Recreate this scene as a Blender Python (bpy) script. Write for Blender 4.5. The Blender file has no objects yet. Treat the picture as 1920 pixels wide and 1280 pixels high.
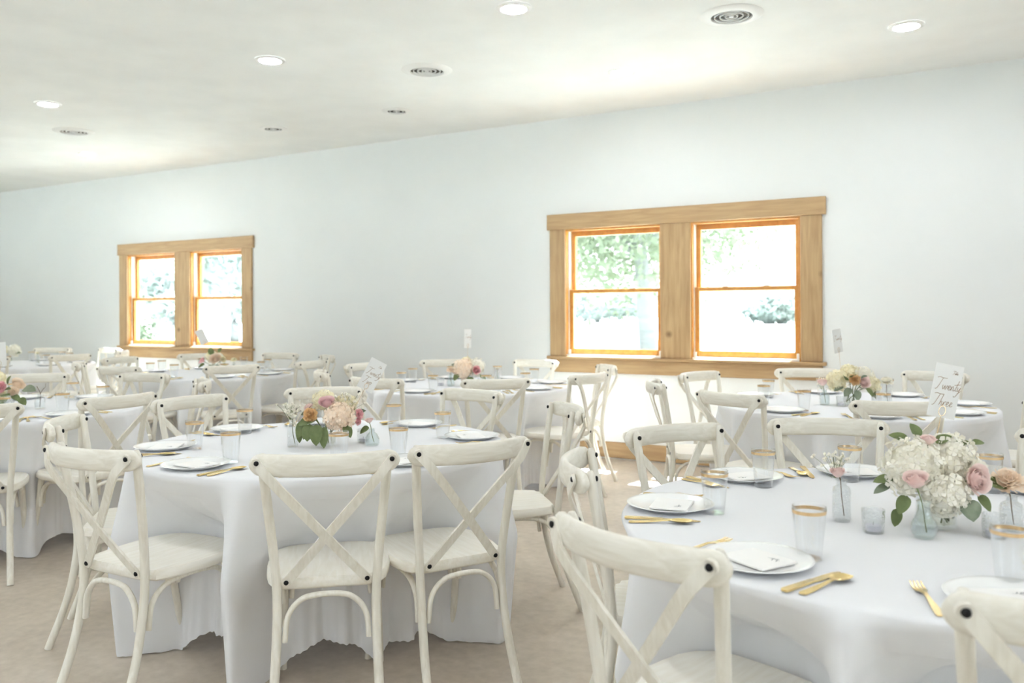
import bpy, math, random
import numpy as np
from mathutils import Matrix, Vector

# ------------------------------------------------------------------ camera, sky, sun, exposure
SC = bpy.context.scene
COL = SC.collection
CAM_H = 1.31
F_PX = 1577.0
YAW = math.radians(29.716)
cam_d = bpy.data.cameras.new('camera')
cam = bpy.data.objects.new('camera', cam_d)
COL.objects.link(cam)
cam.matrix_world = (Matrix.Translation((0, 0, CAM_H)) @ Matrix.Rotation(YAW, 4, 'Z') @
                    Matrix.Rotation(math.pi / 2, 4, 'X') @ Matrix.Rotation(-0.00583, 4, 'Z'))
cam_d.sensor_width = 36.0
cam_d.lens = F_PX / 1920 * 36.0
cam_d.shift_y = -58.2 / 1920.0
cam_d.clip_end = 500
cam_d.dof.use_dof = True
cam_d.dof.focus_distance = 3.0
cam_d.dof.aperture_fstop = 3.2
SC.camera = cam

world = bpy.data.worlds.new('sky')
SC.world = world
world.use_nodes = True
wn = world.node_tree
sky = wn.nodes.new('ShaderNodeTexSky')
sky.sky_type = 'NISHITA'
sky.sun_disc = False
sky.sun_elevation = math.radians(55)
sky.sun_rotation = math.radians(0)
sky.air_density = 1.0
sky.dust_density = 4.0
hz = wn.nodes.new('ShaderNodeMixRGB')
hz.inputs['Fac'].default_value = 0.7
hz.inputs['Color2'].default_value = (0.85, 0.915, 1.0, 1)
skm = wn.nodes.new('ShaderNodeMixRGB')
skm.blend_type = 'MULTIPLY'
skm.inputs['Fac'].default_value = 1.0
skm.inputs['Color2'].default_value = (0.16, 0.16, 0.16, 1)
wn.links.new(sky.outputs[0], skm.inputs['Color1'])
wn.links.new(skm.outputs[0], hz.inputs['Color1'])
bg = wn.nodes['Background']
wn.links.new(hz.outputs[0], bg.inputs['Color'])
bg.inputs['Strength'].default_value = 2.6

sun_d = bpy.data.lights.new('sun', 'SUN')
sun = bpy.data.objects.new('sun', sun_d)
COL.objects.link(sun)
sun_d.energy = 58.0
sun_d.angle = math.radians(1.0)
sun_d.color = (0.80, 0.90, 1.0)
# light travels into the room (towards -y) and steeply down
sun.rotation_euler = Vector((-0.12, -0.53, -0.96)).to_track_quat('-Z', 'Y').to_euler()

vs = SC.view_settings
vs.view_transform = 'Standard'
vs.look = 'None'
vs.gamma = 1.0
vs.use_curve_mapping = False
vs.exposure = 0.80
cy = SC.cycles
cy.use_denoising = True
cy.max_bounces = 8
cy.diffuse_bounces = 7
cy.glossy_bounces = 3
cy.transmission_bounces = 4
cy.transparent_max_bounces = 16
cy.use_adaptive_sampling = True
cy.adaptive_threshold = 0.2
cy.sample_clamp_indirect = 6.0
cy.caustics_reflective = False
cy.caustics_refractive = False

EXv = np.array([math.cos(YAW), math.sin(YAW)])     # camera right in the room
EYv = np.array([-math.sin(YAW), math.cos(YAW)])    # camera forward in the room


def cam_uv(x, y, z):
    X = x * EXv[0] + y * EXv[1]
    Z = max(x * EYv[0] + y * EYv[1], 0.05)
    return 960 + F_PX * X / Z, 640 - 58.2 + F_PX * (CAM_H - z) / Z, Z


# ------------------------------------------------------------------ materials
MATS = {}


def new_mat(name):
    m = bpy.data.materials.new(name)
    m.use_nodes = True
    MATS[name] = m
    return m, m.node_tree, m.node_tree.nodes['Principled BSDF']


def lin(c):
    return tuple(((v / 255) / 12.92 if v / 255 <= 0.04045 else ((v / 255 + 0.055) / 1.055) ** 2.4) for v in c) + (1,)


def mat(name, rgb, rough=0.6, metal=0.0, var=0.0, scale=(8, 8, 8), rgb2=None, bump=0.0, bscale=None, spec=0.5,
        trans=0.0, coords='Object', detail=4.0):
    """plain or noise-varied principled material"""
    m, nt, p = new_mat(name)
    p.inputs['Base Color'].default_value = lin(rgb)
    p.inputs['Roughness'].default_value = rough
    p.inputs['Metallic'].default_value = metal
    p.inputs['Specular IOR Level'].default_value = spec
    if rgb2 is not None or bump:
        tc = nt.nodes.new('ShaderNodeTexCoord')
        mp = nt.nodes.new('ShaderNodeMapping')
        mp.inputs['Scale'].default_value = scale
        nt.links.new(tc.outputs[coords], mp.inputs['Vector'])
        nz = nt.nodes.new('ShaderNodeTexNoise')
        nz.inputs['Scale'].default_value = 1.0
        nz.inputs['Detail'].default_value = detail
        nt.links.new(mp.outputs[0], nz.inputs['Vector'])
        if rgb2 is not None:
            cr = nt.nodes.new('ShaderNodeValToRGB')
            cr.color_ramp.elements[0].position = 0.32
            cr.color_ramp.elements[1].position = 0.68
            cr.color_ramp.elements[0].color = lin(rgb)
            cr.color_ramp.elements[1].color = lin(rgb2)
            nt.links.new(nz.outputs['Fac'], cr.inputs['Fac'])
            nt.links.new(cr.outputs['Color'], p.inputs['Base Color'])
        if bump:
            n2 = nz
            if bscale:
                n2 = nt.nodes.new('ShaderNodeTexNoise')
                n2.inputs['Scale'].default_value = bscale
                n2.inputs['Detail'].default_value = 4
                nt.links.new(tc.outputs[coords], n2.inputs['Vector'])
            b = nt.nodes.new('ShaderNodeBump')
            b.inputs['Strength'].default_value = bump
            b.inputs['Distance'].default_value = 0.002
            nt.links.new(n2.outputs['Fac'], b.inputs['Height'])
            nt.links.new(b.outputs[0], p.inputs['Normal'])
    if trans:
        out = nt.nodes['Material Output']
        tl = nt.nodes.new('ShaderNodeBsdfTranslucent')
        tl.inputs['Color'].default_value = lin(rgb2 or rgb)
        mx = nt.nodes.new('ShaderNodeMixShader')
        mx.inputs['Fac'].default_value = trans
        nt.links.new(p.outputs[0], mx.inputs[1])
        nt.links.new(tl.outputs[0], mx.inputs[2])
        nt.links.new(mx.outputs[0], out.inputs['Surface'])
    return m


def glass_mat(name, tint=(1, 1, 1), refl=0.9, ior=1.45, pw_=4.0, bump=0.0, bscale=60, base=0.0, white=0.0):
    """thin clear glass: a see-through sheet with a fresnel reflection"""
    m = bpy.data.materials.new(name)
    m.use_nodes = True
    MATS[name] = m
    nt = m.node_tree
    nt.nodes.remove(nt.nodes['Principled BSDF'])
    out = nt.nodes['Material Output']
    tr = nt.nodes.new('ShaderNodeBsdfTransparent')
    tr.inputs['Color'].default_value = (*tint, 1)
    gl = nt.nodes.new('ShaderNodeBsdfGlossy')
    gl.inputs['Roughness'].default_value = 0.04
    gl.inputs['Color'].default_value = (refl, refl, refl, 1)
    # Schlick fresnel from the facing angle: the same on both faces of the sheet
    fr = nt.nodes.new('ShaderNodeLayerWeight')
    fr.inputs['Blend'].default_value = 0.5
    pw = nt.nodes.new('ShaderNodeMath'); pw.operation = 'POWER'; pw.inputs[1].default_value = pw_
    nt.links.new(fr.outputs['Facing'], pw.inputs[0])
    f0 = ((ior - 1) / (ior + 1)) ** 2
    ma = nt.nodes.new('ShaderNodeMath'); ma.operation = 'MULTIPLY_ADD'; ma.inputs[1].default_value = 0.75; ma.inputs[2].default_value = f0
    nt.links.new(pw.outputs[0], ma.inputs[0])
    mx = nt.nodes.new('ShaderNodeMixShader')
    fac = ma.outputs[0]
    if base:
        ad = nt.nodes.new('ShaderNodeMath')
        ad.operation = 'ADD'
        ad.use_clamp = True
        ad.inputs[1].default_value = base
        nt.links.new(fac, ad.inputs[0])
        fac = ad.outputs[0]
    if bump:
        tc = nt.nodes.new('ShaderNodeTexCoord')
        vz = nt.nodes.new('ShaderNodeTexVoronoi')
        vz.inputs['Scale'].default_value = bscale
        nt.links.new(tc.outputs['Object'], vz.inputs['Vector'])
        b = nt.nodes.new('ShaderNodeBump')
        b.inputs['Strength'].default_value = bump
        b.inputs['Distance'].default_value = 0.004
        nt.links.new(vz.outputs['Distance'], b.inputs['Height'])
        nt.links.new(b.outputs[0], gl.inputs['Normal'])
        nt.links.new(b.outputs[0], fr.inputs['Normal'])
    nt.links.new(fac, mx.inputs['Fac'])
    nt.links.new(tr.outputs[0], mx.inputs[1])
    nt.links.new(gl.outputs[0], mx.inputs[2])
    last = mx.outputs[0]
    if white:
        df = nt.nodes.new('ShaderNodeBsdfDiffuse')
        df.inputs['Color'].default_value = (0.85, 0.9, 0.92, 1)
        m2 = nt.nodes.new('ShaderNodeMixShader')
        m2.inputs['Fac'].default_value = white
        nt.links.new(last, m2.inputs[1])
        nt.links.new(df.outputs[0], m2.inputs[2])
        last = m2.outputs[0]
    nt.links.new(last, out.inputs['Surface'])
    return m


def emit_mat(name, rgb, strength):
    m = bpy.data.materials.new(name)
    m.use_nodes = True
    MATS[name] = m
    nt = m.node_tree
    nt.nodes.remove(nt.nodes['Principled BSDF'])
    e = nt.nodes.new('ShaderNodeEmission')
    e.inputs['Color'].default_value = (*rgb, 1)
    e.inputs['Strength'].default_value = strength
    nt.links.new(e.outputs[0], nt.nodes['Material Output'].inputs['Surface'])
    return m


mat('wall_paint', (225, 227, 226), 0.75, rgb2=(229, 231, 230), scale=(1.2, 1.2, 1.2), bump=0.05, bscale=160)
mat('ceiling_paint', (238, 239, 237), 0.85, rgb2=(244, 245, 243), scale=(2.5, 2.5, 2.5), bump=0.35, bscale=90)
# concrete: broad mottling plus fine speckle
m, nt, p = new_mat('concrete')
tc = nt.nodes.new('ShaderNodeTexCoord')
n1 = nt.nodes.new('ShaderNodeTexNoise'); n1.inputs['Scale'].default_value = 1.6; n1.inputs['Detail'].default_value = 9; n1.inputs['Roughness'].default_value = 0.62
n2 = nt.nodes.new('ShaderNodeTexNoise'); n2.inputs['Scale'].default_value = 22; n2.inputs['Detail'].default_value = 6
nt.links.new(tc.outputs['Object'], n1.inputs['Vector']); nt.links.new(tc.outputs['Object'], n2.inputs['Vector'])
mxn = nt.nodes.new('ShaderNodeMixRGB'); mxn.inputs['Fac'].default_value = 0.35
nt.links.new(n1.outputs['Fac'], mxn.inputs['Color1']); nt.links.new(n2.outputs['Fac'], mxn.inputs['Color2'])
cr = nt.nodes.new('ShaderNodeValToRGB')
cr.color_ramp.elements[0].position = 0.3; cr.color_ramp.elements[0].color = lin((164, 153, 139))
cr.color_ramp.elements[1].position = 0.72; cr.color_ramp.elements[1].color = lin((212, 201, 187))
e = cr.color_ramp.elements.new(0.5); e.color = lin((190, 178, 163))
nt.links.new(mxn.outputs[0], cr.inputs['Fac']); nt.links.new(cr.outputs[0], p.inputs['Base Color'])
rr = nt.nodes.new('ShaderNodeMapRange'); rr.inputs['To Min'].default_value = 0.3; rr.inputs['To Max'].default_value = 0.5
nt.links.new(n1.outputs['Fac'], rr.inputs['Value']); nt.links.new(rr.outputs[0], p.inputs['Roughness'])
b = nt.nodes.new('ShaderNodeBump'); b.inputs['Strength'].default_value = 0.12; b.inputs['Distance'].default_value = 0.002
nt.links.new(n2.outputs['Fac'], b.inputs['Height']); nt.links.new(b.outputs[0], p.inputs['Normal'])


def wood(name, c1, c2, scale, rough=0.5, knots=0.0, c3=None):
    m, nt, p = new_mat(name)
    tc = nt.nodes.new('ShaderNodeTexCoord')
    mp = nt.nodes.new('ShaderNodeMapping'); mp.inputs['Scale'].default_value = scale
    nt.links.new(tc.outputs['Object'], mp.inputs['Vector'])
    nz = nt.nodes.new('ShaderNodeTexNoise'); nz.inputs['Scale'].default_value = 1; nz.inputs['Detail'].default_value = 6
    nz.inputs['Distortion'].default_value = 0.6
    nt.links.new(mp.outputs[0], nz.inputs['Vector'])
    cr = nt.nodes.new('ShaderNodeValToRGB')
    cr.color_ramp.elements[0].position = 0.3; cr.color_ramp.elements[0].color = lin(c1)
    cr.color_ramp.elements[1].position = 0.7; cr.color_ramp.elements[1].color = lin(c2)
    nt.links.new(nz.outputs['Fac'], cr.inputs['Fac'])
    last = cr.outputs[0]
    if knots:
        vo = nt.nodes.new('ShaderNodeTexVoronoi'); vo.inputs['Scale'].default_value = knots
        nt.links.new(tc.outputs['Object'], vo.inputs['Vector'])
        k = nt.nodes.new('ShaderNodeValToRGB')
        k.color_ramp.elements[0].position = 0.02; k.color_ramp.elements[0].color = (1, 1, 1, 1)
        k.color_ramp.elements[1].position = 0.09; k.color_ramp.elements[1].color = (0, 0, 0, 1)
        nt.links.new(vo.outputs['Distance'], k.inputs['Fac'])
        mx = nt.nodes.new('ShaderNodeMixRGB'); mx.inputs['Color2'].default_value = lin(c3 or (95, 70, 45))
        nt.links.new(k.outputs[0], mx.inputs['Fac']); nt.links.new(last, mx.inputs['Color1'])
        last = mx.outputs[0]
    nt.links.new(last, p.inputs['Base Color'])
    p.inputs['Roughness'].default_value = rough
    return m


wood('oak_h', (154, 122, 84), (178, 149, 108), (3, 30, 38), 0.55, knots=2.3, c3=(110, 82, 52))
wood('oak_v', (154, 122, 84), (178, 149, 108), (38, 30, 3), 0.55, knots=2.3, c3=(110, 82, 52))
wood('pine', (168, 112, 42), (192, 136, 60), (20, 20, 20), 0.35)
wood('white_wood', (222, 217, 204), (238, 235, 226), (70, 70, 5), 0.42)
wood('white_wood_h', (222, 217, 204), (238, 235, 226), (5, 70, 70), 0.42)
wood('seat_wood', (238, 233, 221), (247, 244, 236), (60, 6, 60), 0.4)
mat('bolt_black', (22, 22, 24), 0.35, metal=0.5)
mat('vinyl', (240, 240, 236), 0.4)
mat('white_metal', (240, 240, 238), 0.45)
mat('duct_shade', (66, 60, 50), 0.7)
emit_mat('lamp_lens', (0.92, 0.945, 1.0), 105.0)
mat('linen', (243, 244, 247), 0.85, spec=0.15, trans=0.12, bump=0.06, bscale=700)
mat('porcelain', (246, 247, 247), 0.12)
mat('napkin_paper', (246, 245, 243), 0.7)
mat('print_grey', (120, 122, 128), 0.6)
mat('gold', (245, 220, 160), 0.22, metal=1.0)
mat('gold_band', (230, 200, 156), 0.25, metal=0.9)
mat('gold_ink', (150, 112, 70), 0.5)
mat('card_paper', (240, 240, 238), 0.75, trans=0.15)
mat('candle_wax', (226, 224, 236), 0.5)
mat('candle_tin', (190, 192, 205), 0.3, metal=0.7)
mat('stem_green', (104, 116, 62), 0.55)
mat('stem_brown', (104, 84, 60), 0.6)
mat('leaf_sage', (120, 134, 112), 0.55, rgb2=(146, 156, 134), scale=(40, 40, 40), trans=0.2)
mat('leaf_olive', (104, 120, 72), 0.5, rgb2=(130, 144, 94), scale=(40, 40, 40), trans=0.25)
mat('petal_white', (246, 242, 226), 0.65, rgb2=(252, 250, 242), scale=(60, 60, 60), trans=0.3)
mat('petal_cream', (246, 236, 200), 0.65, rgb2=(250, 246, 226), scale=(60, 60, 60), trans=0.3)
mat('petal_peach', (250, 228, 204), 0.65, rgb2=(253, 241, 226), scale=(45, 45, 45), trans=0.3)
mat('petal_blush', (247, 222, 218), 0.6, rgb2=(252, 236, 231), scale=(40, 40, 40), trans=0.3)
mat('petal_rose', (234, 196, 200), 0.6, rgb2=(245, 218, 218), scale=(40, 40, 40), trans=0.3)
mat('petal_pink', (236, 176, 182), 0.6, rgb2=(246, 204, 206), scale=(50, 50, 50), trans=0.3)
mat('petal_amber', (226, 186, 132), 0.6, rgb2=(242, 214, 170), scale=(50, 50, 50), trans=0.3)
glass_mat('pane_glass', (0.97, 0.985, 0.98), 0.8, 1.4)
glass_mat('tumbler_clear', (0.972, 0.977, 0.98), 1.0, 1.42, 2.2, base=0.015)
glass_mat('vase_clear', (0.965, 0.975, 0.975), 1.0, 1.45, 2.6, base=0.02)
glass_mat('cut_glass', (0.965, 0.975, 0.978), 1.0, 1.5, 2.4, bump=1.0, bscale=150, base=0.05, white=0.025)
glass_mat('blue_glass', (0.94, 0.97, 0.972), 1.0, 1.5, 2.4, bump=0.6, bscale=90, base=0.03, white=0.02)
glass_mat('vase_water', (0.95, 0.945, 0.90), 1.0, 1.33)
mat('grass_field', (200, 204, 196), 0.9, rgb2=(214, 216, 208), scale=(0.3, 0.3, 0.3))  # bleached well past grass so the ground bounces light up to the ceiling
mat('bark', (104, 106, 104), 0.9, rgb2=(122, 122, 118), scale=(3, 3, 12))
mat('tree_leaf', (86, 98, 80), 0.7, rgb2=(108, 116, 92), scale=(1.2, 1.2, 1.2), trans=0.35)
mat('tree_leaf_far', (142, 154, 150), 0.8, rgb2=(162, 170, 162), scale=(0.4, 0.4, 0.4), trans=0.35)  # paler copy of the leaf colour, with the haze put into it
mat('exterior_siding', (200, 200, 196), 0.8)


# ------------------------------------------------------------------ mesh helpers
class MB:
    def __init__(self):
        self.v = []
        self.f = []

    def add(self, v, f):
        o = len(self.v)
        self.v += [tuple(map(float, q)) for q in v]
        self.f += [tuple(i + o for i in q) for q in f]
        return self

    def box(self, x0, x1, y0, y1, z0, z1, bevel=0.0):
        if bevel <= 0:
            v = [(x, y, z) for z in (z0, z1) for y in (y0, y1) for x in (x0, x1)]
            f = [(0, 2, 3, 1), (4, 5, 7, 6), (0, 1, 5, 4), (2, 6, 7, 3), (0, 4, 6, 2), (1, 3, 7, 5)]
            return self.add(v, f)
        c = bevel
        v = []
        idx = {}
        for sx in (0, 1):
            for sy in (0, 1):
                for sz in (0, 1):
                    X, Y, Z = (x0, x1)[sx], (y0, y1)[sy], (z0, z1)[sz]
                    dx, dy, dz = (c, -c)[sx], (c, -c)[sy], (c, -c)[sz]
                    for a in range(3):
                        q = [X + dx, Y + dy, Z + dz]
                        q[a] = (X, Y, Z)[a]
                        idx[sx, sy, sz, a] = len(v)
                        v.append(q)
        f = []
        I = lambda s, a: idx[s[0], s[1], s[2], a]
        for a in range(3):
            b_, c_ = (a + 1) % 3, (a + 2) % 3
            for s in (0, 1):
                def S(p, q):
                    t = [0, 0, 0]; t[a] = s; t[b_] = p; t[c_] = q; return t
                q = [I(S(0, 0), a), I(S(1, 0), a), I(S(1, 1), a), I(S(0, 1), a)]
                f.append(q if s else q[::-1])
            for p in (0, 1):
                for q in (0, 1):
                    def S2(t0):
                        t = [0, 0, 0]; t[a] = t0; t[b_] = p; t[c_] = q; return t
                    qd = [I(S2(0), b_), I(S2(1), b_), I(S2(1), c_), I(S2(0), c_)]
                    f.append(qd if p == q else qd[::-1])
        for sx in (0, 1):
            for sy in (0, 1):
                for sz in (0, 1):
                    t = [idx[sx, sy, sz, a] for a in range(3)]
                    f.append(t if (sx + sy + sz) % 2 else t[::-1])
        return self.add(v, f)

    def tube(self, pts, rad, seg=10, up=(0, 0, 1), flat=1.0, caps=True):
        """swept tube; rad scalar or list; flat scales the binormal axis"""
        P = [Vector(p) for p in pts]
        n = len(P)
        R = [rad] * n if np.isscalar(rad) else list(rad)
        up = Vector(up)
        v = []
        last = None
        for i in range(n):
            t = (P[min(i + 1, n - 1)] - P[max(i - 1, 0)]).normalized()
            a = up - t * up.dot(t)
            if a.length < 1e-4:
                a = (last if last else Vector((1, 0, 0)))
                a = a - t * a.dot(t)
            a.normalize()
            last = a
            bb = t.cross(a)
            for k in range(seg):
                th = 2 * math.pi * k / seg
                v.append(P[i] + a * (math.cos(th) * R[i]) + bb * (math.sin(th) * R[i] * flat))
        f = []
        for i in range(n - 1):
            for k in range(seg):
                k2 = (k + 1) % seg
                f.append((i * seg + k, i * seg + k2, (i + 1) * seg + k2, (i + 1) * seg + k))
        if caps:
            f.append(tuple(range(seg - 1, -1, -1)))
            f.append(tuple((n - 1) * seg + k for k in range(seg)))
        return self.add(v, f)

    def lathe(self, prof, seg=32, cx=0, cy=0, close=False):
        v, f = [], []
        n = len(prof)
        ring = []
        for (r, z) in prof:
            if r < 1e-6:
                ring.append([len(v)]); v.append((cx, cy, z))
            else:
                ring.append(list(range(len(v), len(v) + seg)))
                v += [(cx + r * math.cos(2 * math.pi * k / seg), cy + r * math.sin(2 * math.pi * k / seg), z) for k in range(seg)]
        for i in range(n - 1 + (1 if close else 0)):
            A, B = ring[i], ring[(i + 1) % n]
            for k in range(seg):
                k2 = (k + 1) % seg
                if len(A) == 1 and len(B) == 1:
                    continue
                if len(A) == 1:
                    f.append((A[0], B[k2], B[k]))
                elif len(B) == 1:
                    f.append((A[k], A[k2], B[0]))
                else:
                    f.append((A[k], A[k2], B[k2], B[k]))
        return self.add(v, f)

    def prism(self, outline, z0, z1):
        n = len(outline)
        v = [(x, y, z0) for x, y in outline] + [(x, y, z1) for x, y in outline]
        f = [tuple(range(n - 1, -1, -1)), tuple(range(n, 2 * n))]
        for i in range(n):
            j = (i + 1) % n
            f.append((i, j, n + j, n + i))
        return self.add(v, f)

    def move(self, M):
        self.v = [tuple(M @ Vector(q)) for q in self.v]
        return self

    def join(self, o, M=None):
        vv = o.v if M is None else [tuple(M @ Vector(q)) for q in o.v]
        return self.add(vv, o.f)

    def mesh(self, name, m, smooth=True, angle=40):
        me = bpy.data.meshes.new(name)
        me.from_pydata(self.v, [], self.f)
        me.materials.append(MATS[m] if isinstance(m, str) else m)
        me.validate()
        if smooth:
            me.polygons.foreach_set('use_smooth', [True] * len(me.polygons))
            me.set_sharp_from_angle(angle=math.radians(angle))
        me.update()
        return me

    def build(self, name, m, parent=None, smooth=True, angle=40):
        return link(name, self.mesh(name, m, smooth, angle), parent)


def link(name, data, parent=None, M=None):
    o = bpy.data.objects.new(name, data)
    COL.objects.link(o)
    if parent is not None:
        o.parent = parent
    if M is not None:
        o.matrix_local = M
    return o


def tag(o, label=None, cat=None, group=None, kind=None):
    if label: o['label'] = label
    if cat: o['category'] = cat
    if group: o['group'] = group
    if kind: o['kind'] = kind
    return o


def empty(name, loc=(0, 0, 0), rz=0.0):
    o = bpy.data.objects.new(name, None)
    o.empty_display_size = 0.1
    COL.objects.link(o)
    o.location = loc
    o.rotation_euler = (0, 0, rz)
    return o


def smoothpath(pts, n=8):
    """Catmull-Rom through pts"""
    P = [np.array(p, float) for p in pts]
    P = [2 * P[0] - P[1]] + P + [2 * P[-1] - P[-2]]
    out = []
    for i in range(1, len(P) - 2):
        for k in range(n):
            t = k / n
            a, b_, c, d = P[i - 1], P[i], P[i + 1], P[i + 2]
            out.append(0.5 * ((2 * b_) + (-a + c) * t + (2 * a - 5 * b_ + 4 * c - d) * t * t + (-a + 3 * b_ - 3 * c + d) * t ** 3))
    out.append(P[-2])
    return out


# ------------------------------------------------------------------ the room
WY = 6.87            # inner face of the window wall
CZ = 3.05
XL, XR, YB = -14.0, 4.6, -3.6
WT = 0.16


def wall_x(name, y0, y1, x0, x1, holes, z1=CZ, mt='wall_paint'):
    """wall running along x with rectangular holes (xa, xb, za, zb)"""
    mb = MB()
    xs = sorted({x0, x1, *[h[0] for h in holes], *[h[1] for h in holes]})
    for a, b_ in zip(xs[:-1], xs[1:]):
        hh = [h for h in holes if h[0] <= a + 1e-6 and h[1] >= b_ - 1e-6]
        if not hh:
            mb.box(a, b_, y0, y1, 0, z1)
        else:
            mb.box(a, b_, y0, y1, 0, hh[0][2])
            mb.box(a, b_, y0, y1, hh[0][3], z1)
    return tag(mb.build(name, mt, smooth=False), kind='structure')


W_SHIFT = -6.18
HOLES = []
for s in (0, W_SHIFT):
    HOLES += [(-3.37 + s, -2.44 + s, 0.885, 2.05), (-2.20 + s, -1.30 + s, 0.885, 2.05)]
wall_x('wall_back', WY, WY + WT, XL - WT, XR + WT, HOLES)
# unseen rear and end walls; openings placed and sized to balance the daylight
NEAR_HOLES = [(-12.8, -10.8, 0.9, 2.0), (-9.6, -7.6, 0.9, 2.0), (-6.4, -4.4, 0.9, 2.0), (-3.2, -1.6, 0.9, 2.0)]
wall_x('wall_front', YB - WT, YB, XL - WT, XR + WT, NEAR_HOLES)


def wall_y(name, x0, x1, y0, y1, holes):
    mb = MB()
    ys = sorted({y0, y1, *[h[0] for h in holes], *[h[1] for h in holes]})
    for a, b_ in zip(ys[:-1], ys[1:]):
        hh = [h for h in holes if h[0] <= a + 1e-6 and h[1] >= b_ - 1e-6]
        if not hh:
            mb.box(x0, x1, a, b_, 0, CZ)
        else:
            if hh[0][2] > 0.01: mb.box(x0, x1, a, b_, 0, hh[0][2])
            mb.box(x0, x1, a, b_, hh[0][3], CZ)
    return tag(mb.build(name, 'wall_paint', smooth=False), kind='structure')


RIGHT_HOLES = [(-1.2, 0.6, 0.5, 2.0)]
wall_y('wall_right', XR, XR + WT, YB, WY, RIGHT_HOLES)
wall_y('wall_left', XL - WT, XL, YB, WY, [(0.5, 3.2, 0.6, 2.3)])
tag(MB().box(XL - WT, XR + WT, YB - WT, WY + WT, -0.12, 0.0).build('floor', 'concrete', smooth=False), kind='structure')
tag(MB().box(XL - WT, XR + WT, YB - WT, WY + WT, CZ, CZ + 0.15).build('ceiling', 'ceiling_paint', smooth=False), kind='structure')
bb = MB().box(XL, XR, WY - 0.02, WY, 0.012, 0.15, 0.004)
tag(bb.build('baseboard_back', 'oak_h', smooth=False), kind='structure')


def portal(name, loc, rot, sx, sy):
    d = bpy.data.lights.new(name, 'AREA')
    d.shape = 'RECTANGLE'; d.size = sx; d.size_y = sy
    d.cycles.is_portal = True
    o = bpy.data.objects.new(name, d); COL.objects.link(o)
    o.location = loc; o.rotation_euler = rot


for (a, b_, z0, z1) in HOLES:
    portal('window_portal', ((a + b_) / 2, WY + WT + 0.01, (z0 + z1) / 2), (-math.pi / 2, 0, 0), b_ - a, z1 - z0)
for (a, b_, z0, z1) in NEAR_HOLES:
    portal('window_portal', ((a + b_) / 2, YB - WT - 0.01, (z0 + z1) / 2), (math.pi / 2, 0, 0), b_ - a, z1 - z0)
for (a, b_, z0, z1) in RIGHT_HOLES:
    portal('window_portal', (XR + WT + 0.01, (a + b_) / 2, (z0 + z1) / 2), (0, math.pi / 2, 0), z1 - z0, b_ - a)
portal('window_portal', (XL - WT - 0.01, 1.85, 1.45), (0, -math.pi / 2, 0), 1.7, 2.7)


def double_window(name, s):
    w = tag(empty(name, (s, WY, 0)), kind='structure')
    b_ = 0.004
    # flat oak casing (local y = 0 is the wall face, negative into the room)
    MB().box(-3.535, -1.112, -0.03, 0, 2.04, 2.18, b_).build('header_board', 'oak_h', w, False)
    MB().box(-3.51, -3.355, -0.022, 0, 0.895, 2.04, b_).build('side_casing', 'oak_v', w, False)
    MB().box(-2.455, -2.19, -0.022, 0, 0.895, 2.04, b_).build('mullion_casing', 'oak_v', w, False)
    MB().box(-1.305, -1.142, -0.022, 0, 0.895, 2.04, b_).build('side_casing', 'oak_v', w, False)
    MB().box(-3.535, -1.112, -0.045, 0.0, 0.868, 0.895, b_).build('stool', 'oak_h', w, False)
    MB().box(-3.51, -1.142, -0.02, 0, 0.75, 0.868, b_).build('apron', 'oak_h', w, False)
    for (xa, xb) in ((-3.37, -2.44), (-2.20, -1.30)):
        g = 0.001
        xa2, xb2 = xa + g, xb - g
        # pine jamb lining, white vinyl track, sloping sill
        MB().box(xa2, xa2 + 0.018, 0.0, 0.15, 0.887, 2.048).build('jamb', 'pine', w, False)
        MB().box(xb2 - 0.018, xb2, 0.0, 0.15, 0.887, 2.048).build('jamb', 'pine', w, False)
        MB().box(xa2 + 0.018, xb2 - 0.018, 0.0, 0.15, 2.025, 2.048).build('head_jamb', 'pine', w, False)
        MB().box(xa2 + 0.018, xa2 + 0.026, 0.04, 0.145, 0.91, 2.025).build('vinyl_track', 'vinyl', w, False)
        MB().box(xb2 - 0.026, xb2 - 0.018, 0.04, 0.145, 0.91, 2.025).build('vinyl_track', 'vinyl', w, False)
        sl = MB().box(xa2 + 0.018, xb2 - 0.018, 0.0, 0.155, 0.887, 0.91)
        sl.build('sill', 'vinyl', w, False)
        ia, ib = xa2 + 0.026, xb2 - 0.026
        for nm, z0, z1, yc, rb, rt in (('upper_sash', 1.46, 2.025, 0.115, 0.035, 0.045), ('lower_sash', 0.912, 1.495, 0.068, 0.05, 0.032)):
            st = 0.036
            fr = MB()
            fr.box(ia, ia + st, yc - 0.02, yc + 0.02, z0, z1, 0.003)
            fr.box(ib - st, ib, yc - 0.02, yc + 0.02, z0, z1, 0.003)
            fr.box(ia + st, ib - st, yc - 0.02, yc + 0.02, z0, z0 + rb, 0.003)
            fr.box(ia + st, ib - st, yc - 0.02, yc + 0.02, z1 - rt, z1, 0.003)
            so = fr.build(nm, 'pine', w, False)
            MB().box(ia + st, ib - st, yc - 0.003, yc + 0.003, z0 + rb, z1 - rt).build('pane', 'pane_glass', so, False)
            if nm == 'lower_sash':
                for t in (0.3, 0.7):
                    xx = ia + (ib - ia) * t
                    MB().box(xx - 0.025, xx + 0.025, yc - 0.018, yc + 0.015, z1, z1 + 0.014, 0.004).build('sash_lock', 'vinyl', so, False)
        MB().box(ia - 0.006, ia + 0.016, 0.02, 0.046, 0.912, 0.955, 0.003).build('tilt_latch', 'vinyl', w, False)
        MB().box(ib - 0.016, ib + 0.006, 0.02, 0.046, 0.912, 0.955, 0.003).build('tilt_latch', 'vinyl', w, False)
    return w


double_window('window_1', 0.0)
double_window('window_2', W_SHIFT)

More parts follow.
